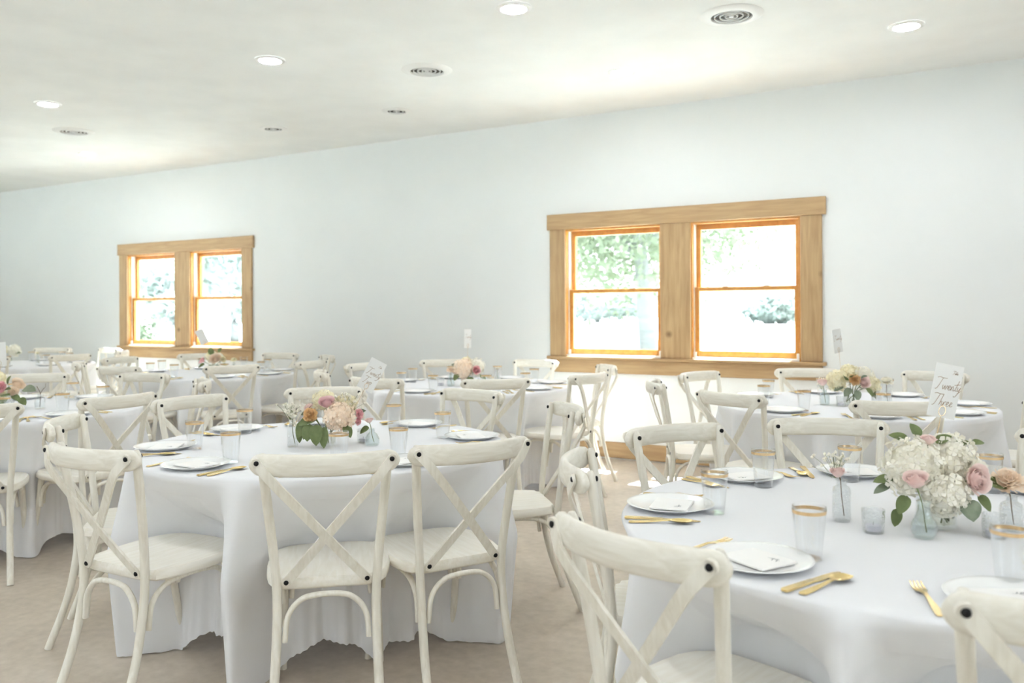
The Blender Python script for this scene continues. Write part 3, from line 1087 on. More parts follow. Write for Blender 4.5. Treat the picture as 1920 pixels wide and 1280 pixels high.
rng0 = random.Random(9)
for k, T in TABLES.items():
    cx, cy = T['c']
    small = k in 'G'
    for (x, y, fa), sn in zip(T['chairs'], T['seats']):
        ang = math.atan2(y - cy, x - cx) + rng0.uniform(-0.015, 0.015)
        px, py = cx + 0.645 * math.cos(ang), cy + 0.645 * math.sin(ang)
        if not in_frame(px, py, ZT, 70):
            continue
        rz = ang + math.pi / 2           # local +y points to the table centre
        rad = Vector((-math.cos(ang), -math.sin(ang), 0)); rgt = Vector((-math.sin(ang), math.cos(ang), 0))
        at = lambda fwd, side: Vector((px, py, 0)) + rad * fwd + rgt * side
        wh = 'the %s seat of %s' % (sn, T['name'])
        zt = ZT + 0.0008
        o = link('dinner_plate', plate_me); o.location = (px, py, zt); tag(o, 'round white dinner plate at ' + wh, 'plate', 'white dinner plates')
        o = link('napkin', nap_me); o.location = (px, py, zt + 0.0072); o.rotation_euler = (0, 0, rz + rng0.uniform(-0.12, 0.12))
        o.location += rad * 0.004
        tag(o, 'folded white napkin on the plate at ' + wh, 'napkin', 'folded white napkins')
        if k in 'AB':
            link('printed_sprig', sprig_me, o, Matrix.Translation((0.025, 0.022, 0.0044)))
        q = at(0.125, 0.045 + rng0.uniform(-0.01, 0.01))
        o = link('tumbler', glass_me); o.location = (q.x, q.y, zt)
        tag(o, 'clear tumbler with a gold rim at ' + wh, 'glass', 'gold-rimmed tumblers')
        link('gold_band', rim_me, o)
        if small:
            continue
        q = at(-0.01, 0.152); o = link('knife', knife_me); o.location = (q.x, q.y, zt); o.rotation_euler = (0, 0, rz + rng0.uniform(-0.05, 0.05))
        tag(o, 'gold knife right of the plate at ' + wh, 'knife', 'gold knives')
        q = at(0.0, 0.183); o = link('spoon', spoon_me); o.location = (q.x, q.y, zt); o.rotation_euler = (0, 0, rz + 0.1 + rng0.uniform(-0.06, 0.06))
        tag(o, 'gold spoon beside the knife at ' + wh, 'spoon', 'gold spoons')
        q = at(0.0, -0.155); o = link('fork', fork_me); o.location = (q.x, q.y, zt); o.rotation_euler = (0, 0, rz + rng0.uniform(-0.1, 0.1))
        tag(o, 'gold fork left of the plate at ' + wh, 'fork', 'gold forks')

# ------------------------------------------------------------------ flowers
def orient(d):
    return Vector(d).to_track_quat('Z', 'Y').to_matrix().to_4x4()


def hydrangea(R, n, seed):
    rng = np.random.default_rng(seed); mb = MB()
    for i in range(n):
        z = 1 - 1.75 * (i + 0.5) / n
        a = i * 2.39996
        rr_ = math.sqrt(max(0, 1 - z * z))
        d = Vector((rr_ * math.cos(a), rr_ * math.sin(a), z))
        lump = 1 + 0.10 * math.sin(5 * a * 0.37 + 3 * z) * math.cos(4 * z + seed)
        P = d * R * lump * rng.uniform(0.80, 1.08)
        d = (d + Vector(rng.normal(size=3)) * 0.28).normalized()
        M = Matrix.Translation(P) @ orient(d) @ Matrix.Rotation(rng.uniform(0, 1.57), 4, 'Z')
        s = 0.0130 * rng.uniform(0.8, 1.3)
        for q in range(4):
            t = q * math.pi / 2
            c_, s_ = math.cos(t), math.sin(t)
            pts = [(0, 0, 0), (0.75, -0.55, 0.12), (1.05, 0.0, 0.25), (0.75, 0.55, 0.12)]
            vv = [M @ Vector((s * (x * c_ - y * s_), s * (x * s_ + y * c_), s * z_)) for x, y, z_ in pts]
            mb.add(vv, [(0, 1, 2), (0, 2, 3)])
    core = MB().lathe([(0, R * 0.84), (R * 0.5, R * 0.68), (R * 0.8, R * 0.2), (R * 0.75, -R * 0.35), (R * 0.4, -R * 0.7), (0, -R * 0.8)], 12)
    mb.join(core)
    return mb


def rose(R, seed, open_=1.0):
    rng = np.random.default_rng(seed); mb = MB()
    npet = 34
    for i in range(npet):
        t = (i + 1) / npet
        a0 = i * 2.4 + rng.uniform(-0.2, 0.2)
        r1 = R * (0.05 + 0.83 * t)
        hgt = R * (1.12 - 0.25 * t * open_)
        wid = 1.25 - 0.35 * t
        nu, nv = 5, 4
        v, f = [], []
        for j in range(nv + 1):
            h = j / nv
            rr_ = r1 * (0.35 + 0.65 * math.sin(h * 1.7)) + (R * 0.16 * t * open_) * max(0, h - 0.6) / 0.4
            zz = hgt * (-0.55 + 1.1 * h) - (R * 0.14 * t) * max(0, (h - 0.72) / 0.28) ** 2
            rr_ *= 1 - 0.35 * (1 - t) * max(0, (h - 0.6) / 0.4)
            for k in range(nu + 1):
                s = -1 + 2 * k / nu
                a = a0 + s * wid * (0.55 + 0.45 * math.sin(h * math.pi * 0.8))
                e_ = 1 - 0.12 * s * s * h
                ro = rr_ * (1 + 0.07 * s * (1 if i % 2 else -1)) + R * 0.02 * rng.uniform(-1, 1)
                v.append((ro * math.cos(a), ro * math.sin(a), zz * e_))
        for j in range(nv):
            for k in range(nu):
                q = j * (nu + 1) + k
                f.append((q, q + 1, q + nu + 2, q + nu + 1))
        mb.add(v, f)
    return mb


def mum(R, n, seed, ruffle=0.8):
    """carnation / chrysanthemum: many ruffled petals"""
    rng = np.random.default_rng(seed); mb = MB()
    for i in range(n):
        t = (i + 0.5) / n
        el = math.radians(88 - 105 * t)
        a = i * 2.39996
        d = Vector((math.cos(el) * math.cos(a), math.cos(el) * math.sin(a), math.sin(el) * 0.75))
        sd = d.cross(Vector((0, 0, 1)))
        sd = sd.normalized() if sd.length > 1e-3 else Vector((1, 0, 0))
        nn = sd.cross(d).normalized()
        L = R * rng.uniform(0.88, 1.1)
        w = R * rng.uniform(0.18, 0.30)
        tw = rng.uniform(-ruffle, ruffle)
        v = []
        for (s, ww, cu) in ((0.15, 0.3, 0), (0.6, 0.8, 0.02), (0.88, 1.0, 0.05), (1.0, 0.75, 0.10)):
            c = d * L * s + nn * R * cu
            sv = (sd * math.cos(tw * s) + nn * math.sin(tw * s)) * w * ww
            v += [c - sv + d * R * 0.05 * rng.uniform(-1, 1), c + nn * R * 0.09 * rng.uniform(-1, 1), c + sv + d * R * 0.05 * rng.uniform(-1, 1)]
        f = []
        for j in range(3):
            for k in range(2):
                q = j * 3 + k
                f.append((q, q + 1, q + 4, q + 3))
        mb.add(v, f)
    return mb


def breath(n, spread, h, seed):
    """baby's breath: hair-thin stems with tiny white blooms"""
    rng = np.random.default_rng(seed); st = MB(); bl = MB()
    octa = [(1, 0, 0), (-1, 0, 0), (0, 1, 0), (0, -1, 0), (0, 0, 1), (0, 0, -1)]
    of = [(0, 2, 4), (2, 1, 4), (1, 3, 4), (3, 0, 4), (2, 0, 5), (1, 2, 5), (3, 1, 5), (0, 3, 5)]
    for i in range(n):
        p = Vector((rng.normal() * spread, rng.normal() * spread, h * rng.uniform(0.45, 1.0)))
        st.tube([(p.x * 0.15, p.y * 0.15, h * 0.1), (p.x * 0.6, p.y * 0.6, p.z * 0.7), p], 0.0005, 3, caps=False)
        s = 0.0046 * rng.uniform(0.7, 1.25)
        for q in range(3):
            o = p + Vector(rng.normal(size=3) * 0.002)
            bl.add([o + Vector(c) * s for c in octa], of)
    return st, bl


def leaf_mesh(L, W, seed, fold=0.25, curl=0.3, rnd=1.0):
    """one broad eucalyptus leaf along +y with a midrib fold and real thickness"""
    rng = np.random.default_rng(seed)
    n = 8
    v, f = [], []
    for layer in (0.0, -0.0005):
        for i in range(n + 1):
            t = i / n
            w = W * math.sin(math.pi * min(1, t ** 0.8)) ** (0.6 * rnd) if 0 < i < n else 0.0006
            z = -curl * L * t * t
            for s in (-1, 0, 1):
                v.append((s * w, L * t, z + abs(s) * w * fold + layer))
    m_ = 3 * (n + 1)
    for i in range(n):
        for k in range(2):
            a = i * 3 + k
            f.append((a, a + 1, a + 4, a + 3))
            f.append((m_ + a, m_ + a + 3, m_ + a + 4, m_ + a + 1))
    for i in range(n):
        for k in (0, 2):
            a = i * 3 + k
            q = (a, a + 3, m_ + a + 3, m_ + a)
            f.append(q if k == 0 else q[::-1])
    return MB().add(v, f)


FL_CACHE = {}


def flower_mesh(kind, R, mt, seed):
    key = (kind, round(R, 3), mt, seed)
    if key not in FL_CACHE:
        if kind == 'hydrangea': mb = hydrangea(R, int(150 * (R / 0.06) ** 1.5), seed)
        elif kind == 'rose': mb = rose(R, seed)
        else: mb = mum(R, 85, seed)
        FL_CACHE[key] = mb.mesh(kind, mt, angle=70)
    return FL_CACHE[key]


LEAFS = {}
def leaf_me(L, W, mt):
    key = (round(L, 3), round(W, 3), mt)
    if key not in LEAFS:
        LEAFS[key] = leaf_mesh(L, W, 1).mesh('leaf', mt, angle=60)
    return LEAFS[key]


def put_leaf(parent, p, d, L=0.05, W=0.018, mt='leaf_olive', roll=0.0):
    """leaf with its stalk at p, pointing along d, its face turned up / to the viewer by roll"""
    d = Vector(d).normalized()
    up = Vector((0, -0.55, 0.85))
    z = (up - d * up.dot(d)).normalized()
    x = d.cross(z)
    M = Matrix((x, d, z)).transposed().to_4x4()
    M = Matrix.Translation(p) @ M @ Matrix.Rotation(roll, 4, 'Y')
    link('leaf', leaf_me(L, W, mt), parent, M)


def arrangement(name, x, y, flowers, leaves, label, vase=(0.05, 0.105), breathn=0, seed=0, bpos=(0, 0)):
    """clear cylinder vase with blooms; local x = right in the photo, local y = away from the camera"""
    A = tag(empty(name, (x, y, ZT + 0.0008), YAW), label, 'flowers', 'flower centrepieces')
    R, h = vase
    MB().lathe([(0, 0.008), (R * 0.9, 0.008), (R * 0.94, 0.012), (R * 0.955, h), (R, h), (R, 0.003), (R * 0.97, 0), (0, 0)], 40).build('vase', 'vase_clear', A, angle=50)
    MB().lathe([(0, h * 0.55), (R * 0.92, h * 0.55), (R * 0.92, 0.0125), (0, 0.0125)], 32).build('water', 'vase_water', A, angle=50)
    rng = random.Random(seed)
    for i, fl in enumerate(flowers):
        kind, R_, mt, px, py, pz = fl[:6]
        d = fl[6] if len(fl) > 6 else (px * 1.2, py * 1.2 - 0.02, 0.08)
        o = link(kind, flower_mesh(kind, R_, mt, seed * 10 + i), A, Matrix.Translation((px, py, pz)) @ orient(d))
        # stem down into the vase
        ang = rng.uniform(0, 6.28)
        b_ = Vector((math.cos(ang) * R * 0.6, math.sin(ang) * R * 0.6, 0.014))
        top = Vector((px, py, pz)) - Vector(d).normalized() * R_ * 0.55
        mid = Vector((px * 0.35, py * 0.35, h * 0.95))
        MB().tube(smoothpath([b_, (b_ + mid) / 2, mid, top], 4), 0.0022, 6).build('stem', 'stem_green', A)
    for lf in leaves:
        put_leaf(A, lf[0], lf[1], *(lf[2:]))
    if breathn:
        st, bl = breath(breathn, 0.035, 0.10, seed + 5)
        g = tag(bl.build('baby_breath', 'petal_white', A), kind='stuff')
        g.location = (bpos[0], bpos[1], h + 0.03)
        st.build('baby_breath_stalks', 'stem_green', g)
    return A


# big centrepieces --------------------------------------------------
TA_c, TB_c, TC_c, TD_c, TE_c, TF_c, TG_c = [TABLES[k]['c'] for k in 'ABCDEFG']


def cpos(c, right=0.0, away=0.0):
    return c[0] + EXv[0] * right + EYv[0] * away, c[1] + EXv[1] * right + EYv[1] * away


S, O_ = 'leaf_sage', 'leaf_olive'
x, y = cpos(TA_c, 0.025, -0.06)
A22 = (x, y)
arrangement('flower_arrangement', x, y, [
    ('hydrangea', 0.058, 'petal_peach', 0.065, -0.045, 0.125), ('hydrangea', 0.042, 'petal_cream', -0.015, 0.03, 0.185),
    ('hydrangea', 0.045, 'petal_cream', 0.075, 0.05, 0.165), ('rose', 0.036, 'petal_rose', 0.01, -0.035, 0.183, (0.05, -0.5, 0.8)),
    ('carnation', 0.032, 'petal_amber', -0.052, -0.06, 0.135, (-0.3, -0.8, 0.35)), ('carnation', 0.022, 'petal_pink', 0.142, -0.02, 0.135, (0.8, -0.4, 0.3)),
    ('rose', 0.018, 'petal_pink', 0.138, -0.03, 0.105, (0.8, -0.5, 0.0)), ('carnation', 0.025, 'petal_blush', -0.075, 0.01, 0.155)],
    [((-0.03, -0.05, 0.12), (-0.8, -0.4, -0.1), 0.075, 0.030, O_), ((-0.07, -0.06, 0.11), (-0.5, -0.3, -0.7), 0.075, 0.028, O_),
     ((-0.09, -0.06, 0.10), (-0.2, -0.2, -1.0), 0.08, 0.018, O_), ((-0.05, -0.08, 0.10), (-0.1, -0.6, -0.8), 0.07, 0.026, O_),
     ((-0.02, -0.09, 0.10), (0.05, -0.6, -0.9), 0.085, 0.028, O_), ((0.01, -0.09, 0.09), (0.05, -0.5, -1.0), 0.085, 0.020, O_),
     ((0.09, -0.06, 0.09), (0.5, -0.4, -0.6), 0.055, 0.020, O_), ((-0.055, -0.075, 0.075), (-0.3, -0.5, -0.4), 0.045, 0.018, O_),
     ((0.12, 0.02, 0.13), (0.9, 0.1, 0.5), 0.045, 0.016, S), ((-0.05, -0.02, 0.14), (-0.9, 0.2, 0.1), 0.06, 0.026, S)],
    'peach hydrangea and rose centrepiece with dark leaves on table Twenty Two', (0.042, 0.085), 60, 1, (0.075, 0.03))

x, y = cpos(TB_c, 0.03, -0.05)
A23 = (x, y)
arrangement('flower_arrangement', x, y, [
    ('hydrangea', 0.075, 'petal_white', -0.068, -0.02, 0.155), ('hydrangea', 0.068, 'petal_white', 0.04, 0.02, 0.165),
    ('hydrangea', 0.052, 'petal_white', -0.012, -0.065, 0.095, (0, -0.8, 0.3)), ('rose', 0.040, 'petal_blush', 0.062, -0.075, 0.135, (0.3, -0.9, 0.25)),
    ('rose', 0.022, 'petal_blush', -0.03, -0.02, 0.225, (0, -0.3, 1)), ('hydrangea', 0.04, 'petal_white', 0.082, -0.01, 0.135)],
    [((-0.06, 0.02, 0.215), (-0.7, 0.1, 0.45), 0.05, 0.018, O_), ((-0.03, 0.03, 0.225), (-0.25, 0.1, 0.8), 0.04, 0.017, O_),
     ((0.0, 0.0, 0.215), (0.6, -0.2, 0.5), 0.042, 0.015, O_), ((0.06, 0.02, 0.205), (0.8, 0, 0.35), 0.045, 0.011, O_),
     ((0.105, 0.02, 0.21), (0.7, 0.0, 0.2), 0.035, 0.011, O_), ((0.105, -0.05, 0.12), (0.9, -0.2, 0.05), 0.05, 0.021, O_),
     ((0.075, -0.06, 0.09), (0.5, -0.4, -0.5), 0.045, 0.018, O_), ((0.03, -0.08, 0.085), (0.1, -0.6, -0.5), 0.055, 0.030, S),
     ((-0.10, -0.05, 0.09), (-0.5, -0.3, -0.7), 0.05, 0.017, O_), ((-0.12, -0.04, 0.055), (-0.2, -0.3, -0.8), 0.045, 0.014, O_),
     ((-0.12, -0.02, 0.125), (-0.9, -0.1, 0.1), 0.05, 0.016, O_), ((-0.13, -0.02, 0.11), (-0.9, -0.2, -0.2), 0.045, 0.012, S),
     ((0.02, -0.02, 0.075), (0.2, -0.3, -0.7), 0.05, 0.022, S)],
    'white hydrangea and blush rose centrepiece on table Twenty Three', (0.050, 0.10), 0, 2)

x, y = cpos(TC_c, -0.01, -0.04)
arrangement('flower_arrangement', x, y, [
    ('hydrangea', 0.075, 'petal_peach', -0.02, -0.03, 0.13), ('hydrangea', 0.06, 'petal_white', 0.075, 0.0, 0.14), ('rose', 0.034, 'petal_pink', 0.075, -0.07, 0.12, (0.3, -0.8, 0.3)),
    ('hydrangea', 0.05, 'petal_cream', -0.01, 0.05, 0.16)],
    [((-0.06, -0.06, 0.09), (-0.5, -0.5, -0.5), 0.06, 0.024, O_), ((0.03, -0.07, 0.07), (0.1, -0.6, -0.6), 0.06, 0.022, O_),
     ((-0.07, -0.03, 0.14), (-0.7, -0.3, 0.6), 0.05, 0.021, S), ((0.10, -0.04, 0.08), (0.7, -0.3, -0.4), 0.06, 0.02, O_)],
    'peach hydrangea centrepiece with one pink rose on the middle back-row table', (0.045, 0.09), 0, 3)

x, y = cpos(TD_c, -0.015, -0.03)
arrangement('flower_arrangement', x, y, [
    ('hydrangea', 0.06, 'petal_cream', -0.085, -0.01, 0.14), ('hydrangea', 0.065, 'petal_white', 0.07, 0.02, 0.15), ('hydrangea', 0.055, 'petal_cream', 0.0, 0.03, 0.175),
    ('rose', 0.038, 'petal_blush', 0.045, -0.08, 0.135, (0.15, -0.9, 0.3)), ('carnation', 0.034, 'petal_amber', -0.005, -0.07, 0.15, (-0.1, -0.9, 0.4)),
    ('hydrangea', 0.045, 'petal_cream', 0.115, -0.02, 0.115)],
    [((-0.06, -0.07, 0.15), (-0.2, -0.5, 0.6), 0.045, 0.022, O_), ((-0.03, -0.08, 0.165), (0.1, -0.6, 0.5), 0.042, 0.019, O_), ((0.02, -0.09, 0.16), (0.4, -0.6, 0.5), 0.04, 0.017, S),
     ((-0.03, -0.07, 0.10), (-0.6, -0.4, -0.4), 0.065, 0.022, S), ((0.0, -0.08, 0.09), (0.0, -0.5, -0.8), 0.06, 0.022, S), ((-0.07, -0.06, 0.11), (-0.9, -0.2, -0.2), 0.06, 0.018, S),
     ((0.06, -0.07, 0.10), (0.5, -0.4, -0.5), 0.06, 0.018, O_), ((0.11, -0.03, 0.08), (0.4, -0.2, -0.5), 0.055, 0.022, O_), ((0.12, 0.0, 0.12), (0.8, 0.1, 0.3), 0.05, 0.015, S)],
    'cream and blush centrepiece with an amber bloom on the right back-row table', (0.045, 0.085), 0, 4)

x, y = cpos(TE_c, 0.01, -0.03)
arrangement('flower_arrangement', x, y, [
    ('carnation', 0.034, 'petal_pink', 0.015, -0.06, 0.135, (0, -0.9, 0.3)), ('rose', 0.045, 'petal_peach', 0.085, -0.01, 0.145), ('carnation', 0.03, 'petal_peach', 0.09, -0.06, 0.11, (0.3, -0.9, 0.1)),
    ('hydrangea', 0.055, 'petal_cream', -0.05, 0.0, 0.17), ('hydrangea', 0.05, 'petal_cream', -0.03, -0.03, 0.09)],
    [((0.04, -0.03, 0.15), (0.2, -0.3, 0.8), 0.055, 0.017, O_), ((0.05, -0.08, 0.12), (0.6, -0.4, 0.3), 0.055, 0.017, O_), ((0.06, -0.08, 0.10), (0.3, -0.7, -0.4), 0.06, 0.026, O_),
     ((0.09, -0.07, 0.09), (0.8, -0.3, -0.3), 0.06, 0.02, O_), ((0.125, -0.02, 0.12), (0.95, -0.2, 0.1), 0.075, 0.034, S), ((0.12, -0.05, 0.07), (0.8, -0.3, -0.5), 0.055, 0.022, O_),
     ((0.0, -0.09, 0.09), (0.2, -0.5, -0.6), 0.06, 0.022, O_), ((0.04, -0.09, 0.07), (0.1, -0.5, -0.7), 0.06, 0.02, O_)],
    'pink and peach centrepiece with a broad round leaf at the left edge', (0.045, 0.085), 0, 5)

x, y = cpos(TF_c, 0.03, -0.02)
arrangement('flower_arrangement', x, y, [
    ('rose', 0.055, 'petal_peach', 0.035, -0.04, 0.135, (0.1, -0.8, 0.5)), ('rose', 0.035, 'petal_pink', -0.09, -0.04, 0.12), ('hydrangea', 0.05, 'petal_cream', -0.02, 0.02, 0.15),
    ('carnation', 0.035, 'petal_cream', 0.09, -0.02, 0.13)],
    [((-0.01, -0.02, 0.17), (-0.1, -0.2, 1), 0.07, 0.028, O_), ((0.05, 0.0, 0.19), (0.3, -0.1, 0.9), 0.055, 0.02, O_), ((-0.06, -0.06, 0.09), (-0.8, -0.3, -0.3), 0.06, 0.022, O_),
     ((0.0, -0.07, 0.08), (0.0, -0.6, -0.6), 0.06, 0.024, O_), ((0.05, -0.07, 0.08), (0.5, -0.5, -0.5), 0.06, 0.024, S), ((0.1, -0.05, 0.09), (0.8, -0.3, -0.2), 0.05, 0.02, O_)],
    'peach rose centrepiece with an upright leaf before the left window', (0.045, 0.085), 0, 6)

x, y = cpos(TG_c, -0.12, -0.02)
arrangement('flower_arrangement', x, y, [
    ('hydrangea', 0.065, 'petal_white', 0.09, 0.0, 0.15), ('hydrangea', 0.06, 'petal_cream', -0.03, -0.02, 0.15), ('rose', 0.045, 'petal_blush', 0.0, -0.08, 0.12)],
    [((0.06, -0.06, 0.08), (0.6, -0.4, -0.4), 0.06, 0.022, S), ((0.12, -0.03, 0.12), (0.9, -0.1, 0.3), 0.06, 0.02, S), ((-0.03, -0.07, 0.08), (-0.2, -0.6, -0.5), 0.06, 0.024, S)],
    'white and blush centrepiece on the farthest table at left', (0.045, 0.085), 0, 7)

# bud vases ------------------------------------------------------------
BOT = {
    'carafe': [(0, 0.004), (0.022, 0.004), (0.028, 0.010), (0.031, 0.022), (0.029, 0.036), (0.020, 0.056), (0.0145, 0.068), (0.0145, 0.082), (0.0175, 0.090)],
    'column': [(0, 0.004), (0.021, 0.004), (0.0235, 0.008), (0.0235, 0.082), (0.021, 0.090), (0.013, 0.096), (0.0125, 0.106), (0.0155, 0.110)],
    'jar': [(0, 0.004), (0.026, 0.004), (0.0285, 0.008), (0.0285, 0.056), (0.025, 0.066), (0.014, 0.074), (0.0135, 0.084), (0.017, 0.088)],
    'flask': [(0, 0.004), (0.028, 0.004), (0.0315, 0.010), (0.031, 0.028), (0.022, 0.046), (0.012, 0.056), (0.0115, 0.066), (0.015, 0.070)],
}
BOT_ME = {}


def bud_vase(shape, mt, x, y, flower, label, stem_m='stem_green', leaf=None, breathn=0, lean=(0, 0), seed=0):
    """flower = (kind, R, material, height above the table) or None for a bare twig"""
    key = (shape, mt)
    if key not in BOT_ME:
        pr = BOT[shape]
        inner = [(max(r - 0.0018, 0), z) for r, z in pr]
        outer_ = [(r, z) for r, z in pr[1:]]
        outer_[0] = (pr[1][0], 0.0)
        prof = inner + outer_[::-1] + [(0, 0.0)]
        BOT_ME[key] = MB().lathe(prof, 28).mesh('bottle', mt, angle=50)
    V = tag(empty('bud_vase', (x, y, ZT + 0.0008), YAW), label, 'vase', 'glass bud vases')
    link('bottle', BOT_ME[key], V)
    top = BOT[shape][-1][1]
    if flower:
        kind, R, fm, hz_ = flower
        P = Vector((lean[0], lean[1], hz_))
        d = Vector((lean[0] * 3, lean[1] * 3 - 0.12, 0.35))
        link(kind, flower_mesh(kind, R, fm, 50 + seed), V, Matrix.Translation(P) @ orient(d))
        MB().tube(smoothpath([(0.008, 0.004, 0.012), (0.0, 0.0, top * 0.6), (lean[0] * 0.3, lean[1] * 0.3, top), P - d.normalized() * R * 0.4], 4), 0.0016, 6).build('stem', stem_m, V)
    else:
        MB().tube(smoothpath([(0.0, 0.0, 0.012), (0.003, 0, top), (-0.01, 0, top + 0.03), (-0.018, 0, top + 0.045)], 4), 0.0016, 6).build('twig', stem_m, V)
        MB().tube(smoothpath([(0.003, 0, top), (0.02, 0, top + 0.028), (0.033, 0, top + 0.04), (0.036, 0.0, top + 0.062)], 4), 0.0014, 6).build('twig', stem_m, V)
    if leaf:
        put_leaf(V, *leaf)
    if breathn:
        st, bl = breath(breathn, 0.022, 0.075, seed + 90)
        g = tag(bl.build('baby_breath', 'petal_white', V), kind='stuff')
        g.location = (-0.012, 0.01, top - 0.005)
        st.build('baby_breath_stalks', 'stem_green', g)
    return V


def votive(x, y, label):
    V = tag(empty('votive_candle', (x, y, ZT + 0.0008), YAW), label, 'candle', 'votive candles in clear cups')
    MB().lathe([(0, 0.004), (0.0235, 0.004), (0.0265, 0.058), (0.0285, 0.0585), (0.0285, 0.056), (0.0262, 0.002), (0.025, 0), (0, 0)], 28).build('cup', 'cut_glass', V, angle=50)
    MB().lathe([(0, 0.0185), (0.0185, 0.0185), (0.019, 0.0045), (0, 0.0045)], 24).build('candle', 'candle_wax', V, angle=50)
    MB().tube([(0, 0, 0.018), (0.0005, 0, 0.026)], 0.0006, 5).build('wick', 'bolt_black', V)


# table Twenty Two
x, y = cpos(A22, -0.135, -0.03)
bud_vase('column', 'cut_glass', x, y, ('rose', 0.020, 'petal_white', 0.128), 'tall clear bud vase with a white rose on table Twenty Two', breathn=34, lean=(0.002, 0), seed=1)
x, y = cpos(A22, 0.195, -0.005)
bud_vase('flask', 'blue_glass', x, y, ('rose', 0.018, 'petal_blush', 0.103), 'squat blue-tinted bud vase with a small pink rose on table Twenty Two', leaf=((-0.012, 0, 0.075), (-0.9, -0.2, -0.35), 0.045, 0.018, O_), lean=(-0.012, 0), seed=2)
x, y = cpos(A22, 0.145, 0.07)
votive(x, y, 'votive candle behind the blue bud vase on table Twenty Two')
# table Twenty Three
x, y = cpos(A23, -0.088, -0.115)
bud_vase('carafe', 'blue_glass', x, y, ('rose', 0.033, 'petal_blush', 0.142), 'pear-shaped bud vase with a blush rose in front of the white hydrangeas', lean=(-0.022, -0.005), seed=3)
x, y = cpos(A23, -0.225, 0.055)
bud_vase('column', 'cut_glass', x, y, ('rose', 0.022, 'petal_blush', 0.128), 'tall textured bud vase with a small pink rose left of the white hydrangeas', 'stem_brown', breathn=26, lean=(-0.01, 0), seed=4)
x, y = cpos(A23, 0.17, -0.045)
bud_vase('jar', 'cut_glass', x, y, ('carnation', 0.042, 'petal_peach', 0.118), 'textured bud vase with a peach chrysanthemum at the right edge', 'stem_brown', lean=(-0.012, 0), seed=5)
x, y = cpos(A23, -0.19, -0.06)
votive(x, y, 'votive candle left of the white hydrangeas on table Twenty Three')
x, y = cpos(A23, 0.085, -0.115)
votive(x, y, 'votive candle right of the white hydrangeas on table Twenty Three')
# middle back-row table
x, y = cpos(TC_c, -0.13, -0.09)
bud_vase('carafe', 'blue_glass', x, y, ('carnation', 0.032, 'petal_peach', 0.115), 'clear bud vase with a peach bloom on the middle back-row table', seed=6)
x, y = cpos(TC_c, 0.22, 0.06)
bud_vase('column', 'cut_glass', x, y, ('rose', 0.018, 'petal_white', 0.12), 'slim clear bud vase with a white bud on the middle back-row table', seed=7)
x, y = cpos(TC_c, -0.21, -0.02)
votive(x, y, 'votive candle left of the flowers on the middle back-row table')
x, y = cpos(TC_c, 0.10, -0.12)
votive(x, y, 'votive candle before the flowers on the middle back-row table')
# right back-row table
x, y = cpos(TD_c, -0.18, -0.05)
bud_vase('jar', 'blue_glass', x, y, ('rose', 0.032, 'petal_blush', 0.13), 'clear bud vase with a pink rose on the right back-row table', lean=(-0.012, 0), breathn=10, seed=8)
x, y = cpos(TD_c, 0.20, -0.02)
bud_vase('carafe', 'vase_clear', x, y, ('carnation', 0.036, 'petal_white', 0.13), 'clear bud vase with a white bloom on the right back-row table', 'stem_brown', seed=9)
x, y = cpos(TD_c, -0.11, -0.12)
votive(x, y, 'votive candle left of the flowers on the right back-row table')
x, y = cpos(TD_c, 0.10, -0.11)
votive(x, y, 'votive candle right of the flowers on the right back-row table')
# left-edge table
x, y = cpos(TE_c, 0.205, 0.0)
bud_vase('jar', 'vase_clear', x, y, None, 'clear bud vase holding a bare twig at the left edge', 'stem_brown', seed=10)
x, y = cpos(TE_c, 0.10, -0.13)
votive(x, y, 'votive candle before the pink flowers at the left edge')
# left-window table
x, y = cpos(TF_c, 0.22, -0.02)
bud_vase('carafe', 'cut_glass', x, y, ('carnation', 0.028, 'petal_cream', 0.12), 'clear bud vase with a cream bloom before the left window', seed=11)
x, y = cpos(TF_c, 0.16, -0.1)
votive(x, y, 'votive candle on the back-row table before the left window')
x, y = cpos(TG_c, 0.22, 0.0)
bud_vase('column', 'cut_glass', x, y, ('rose', 0.022, 'petal_cream', 0.12), 'clear bud vase with a cream rose on the farthest table at left', seed=12)

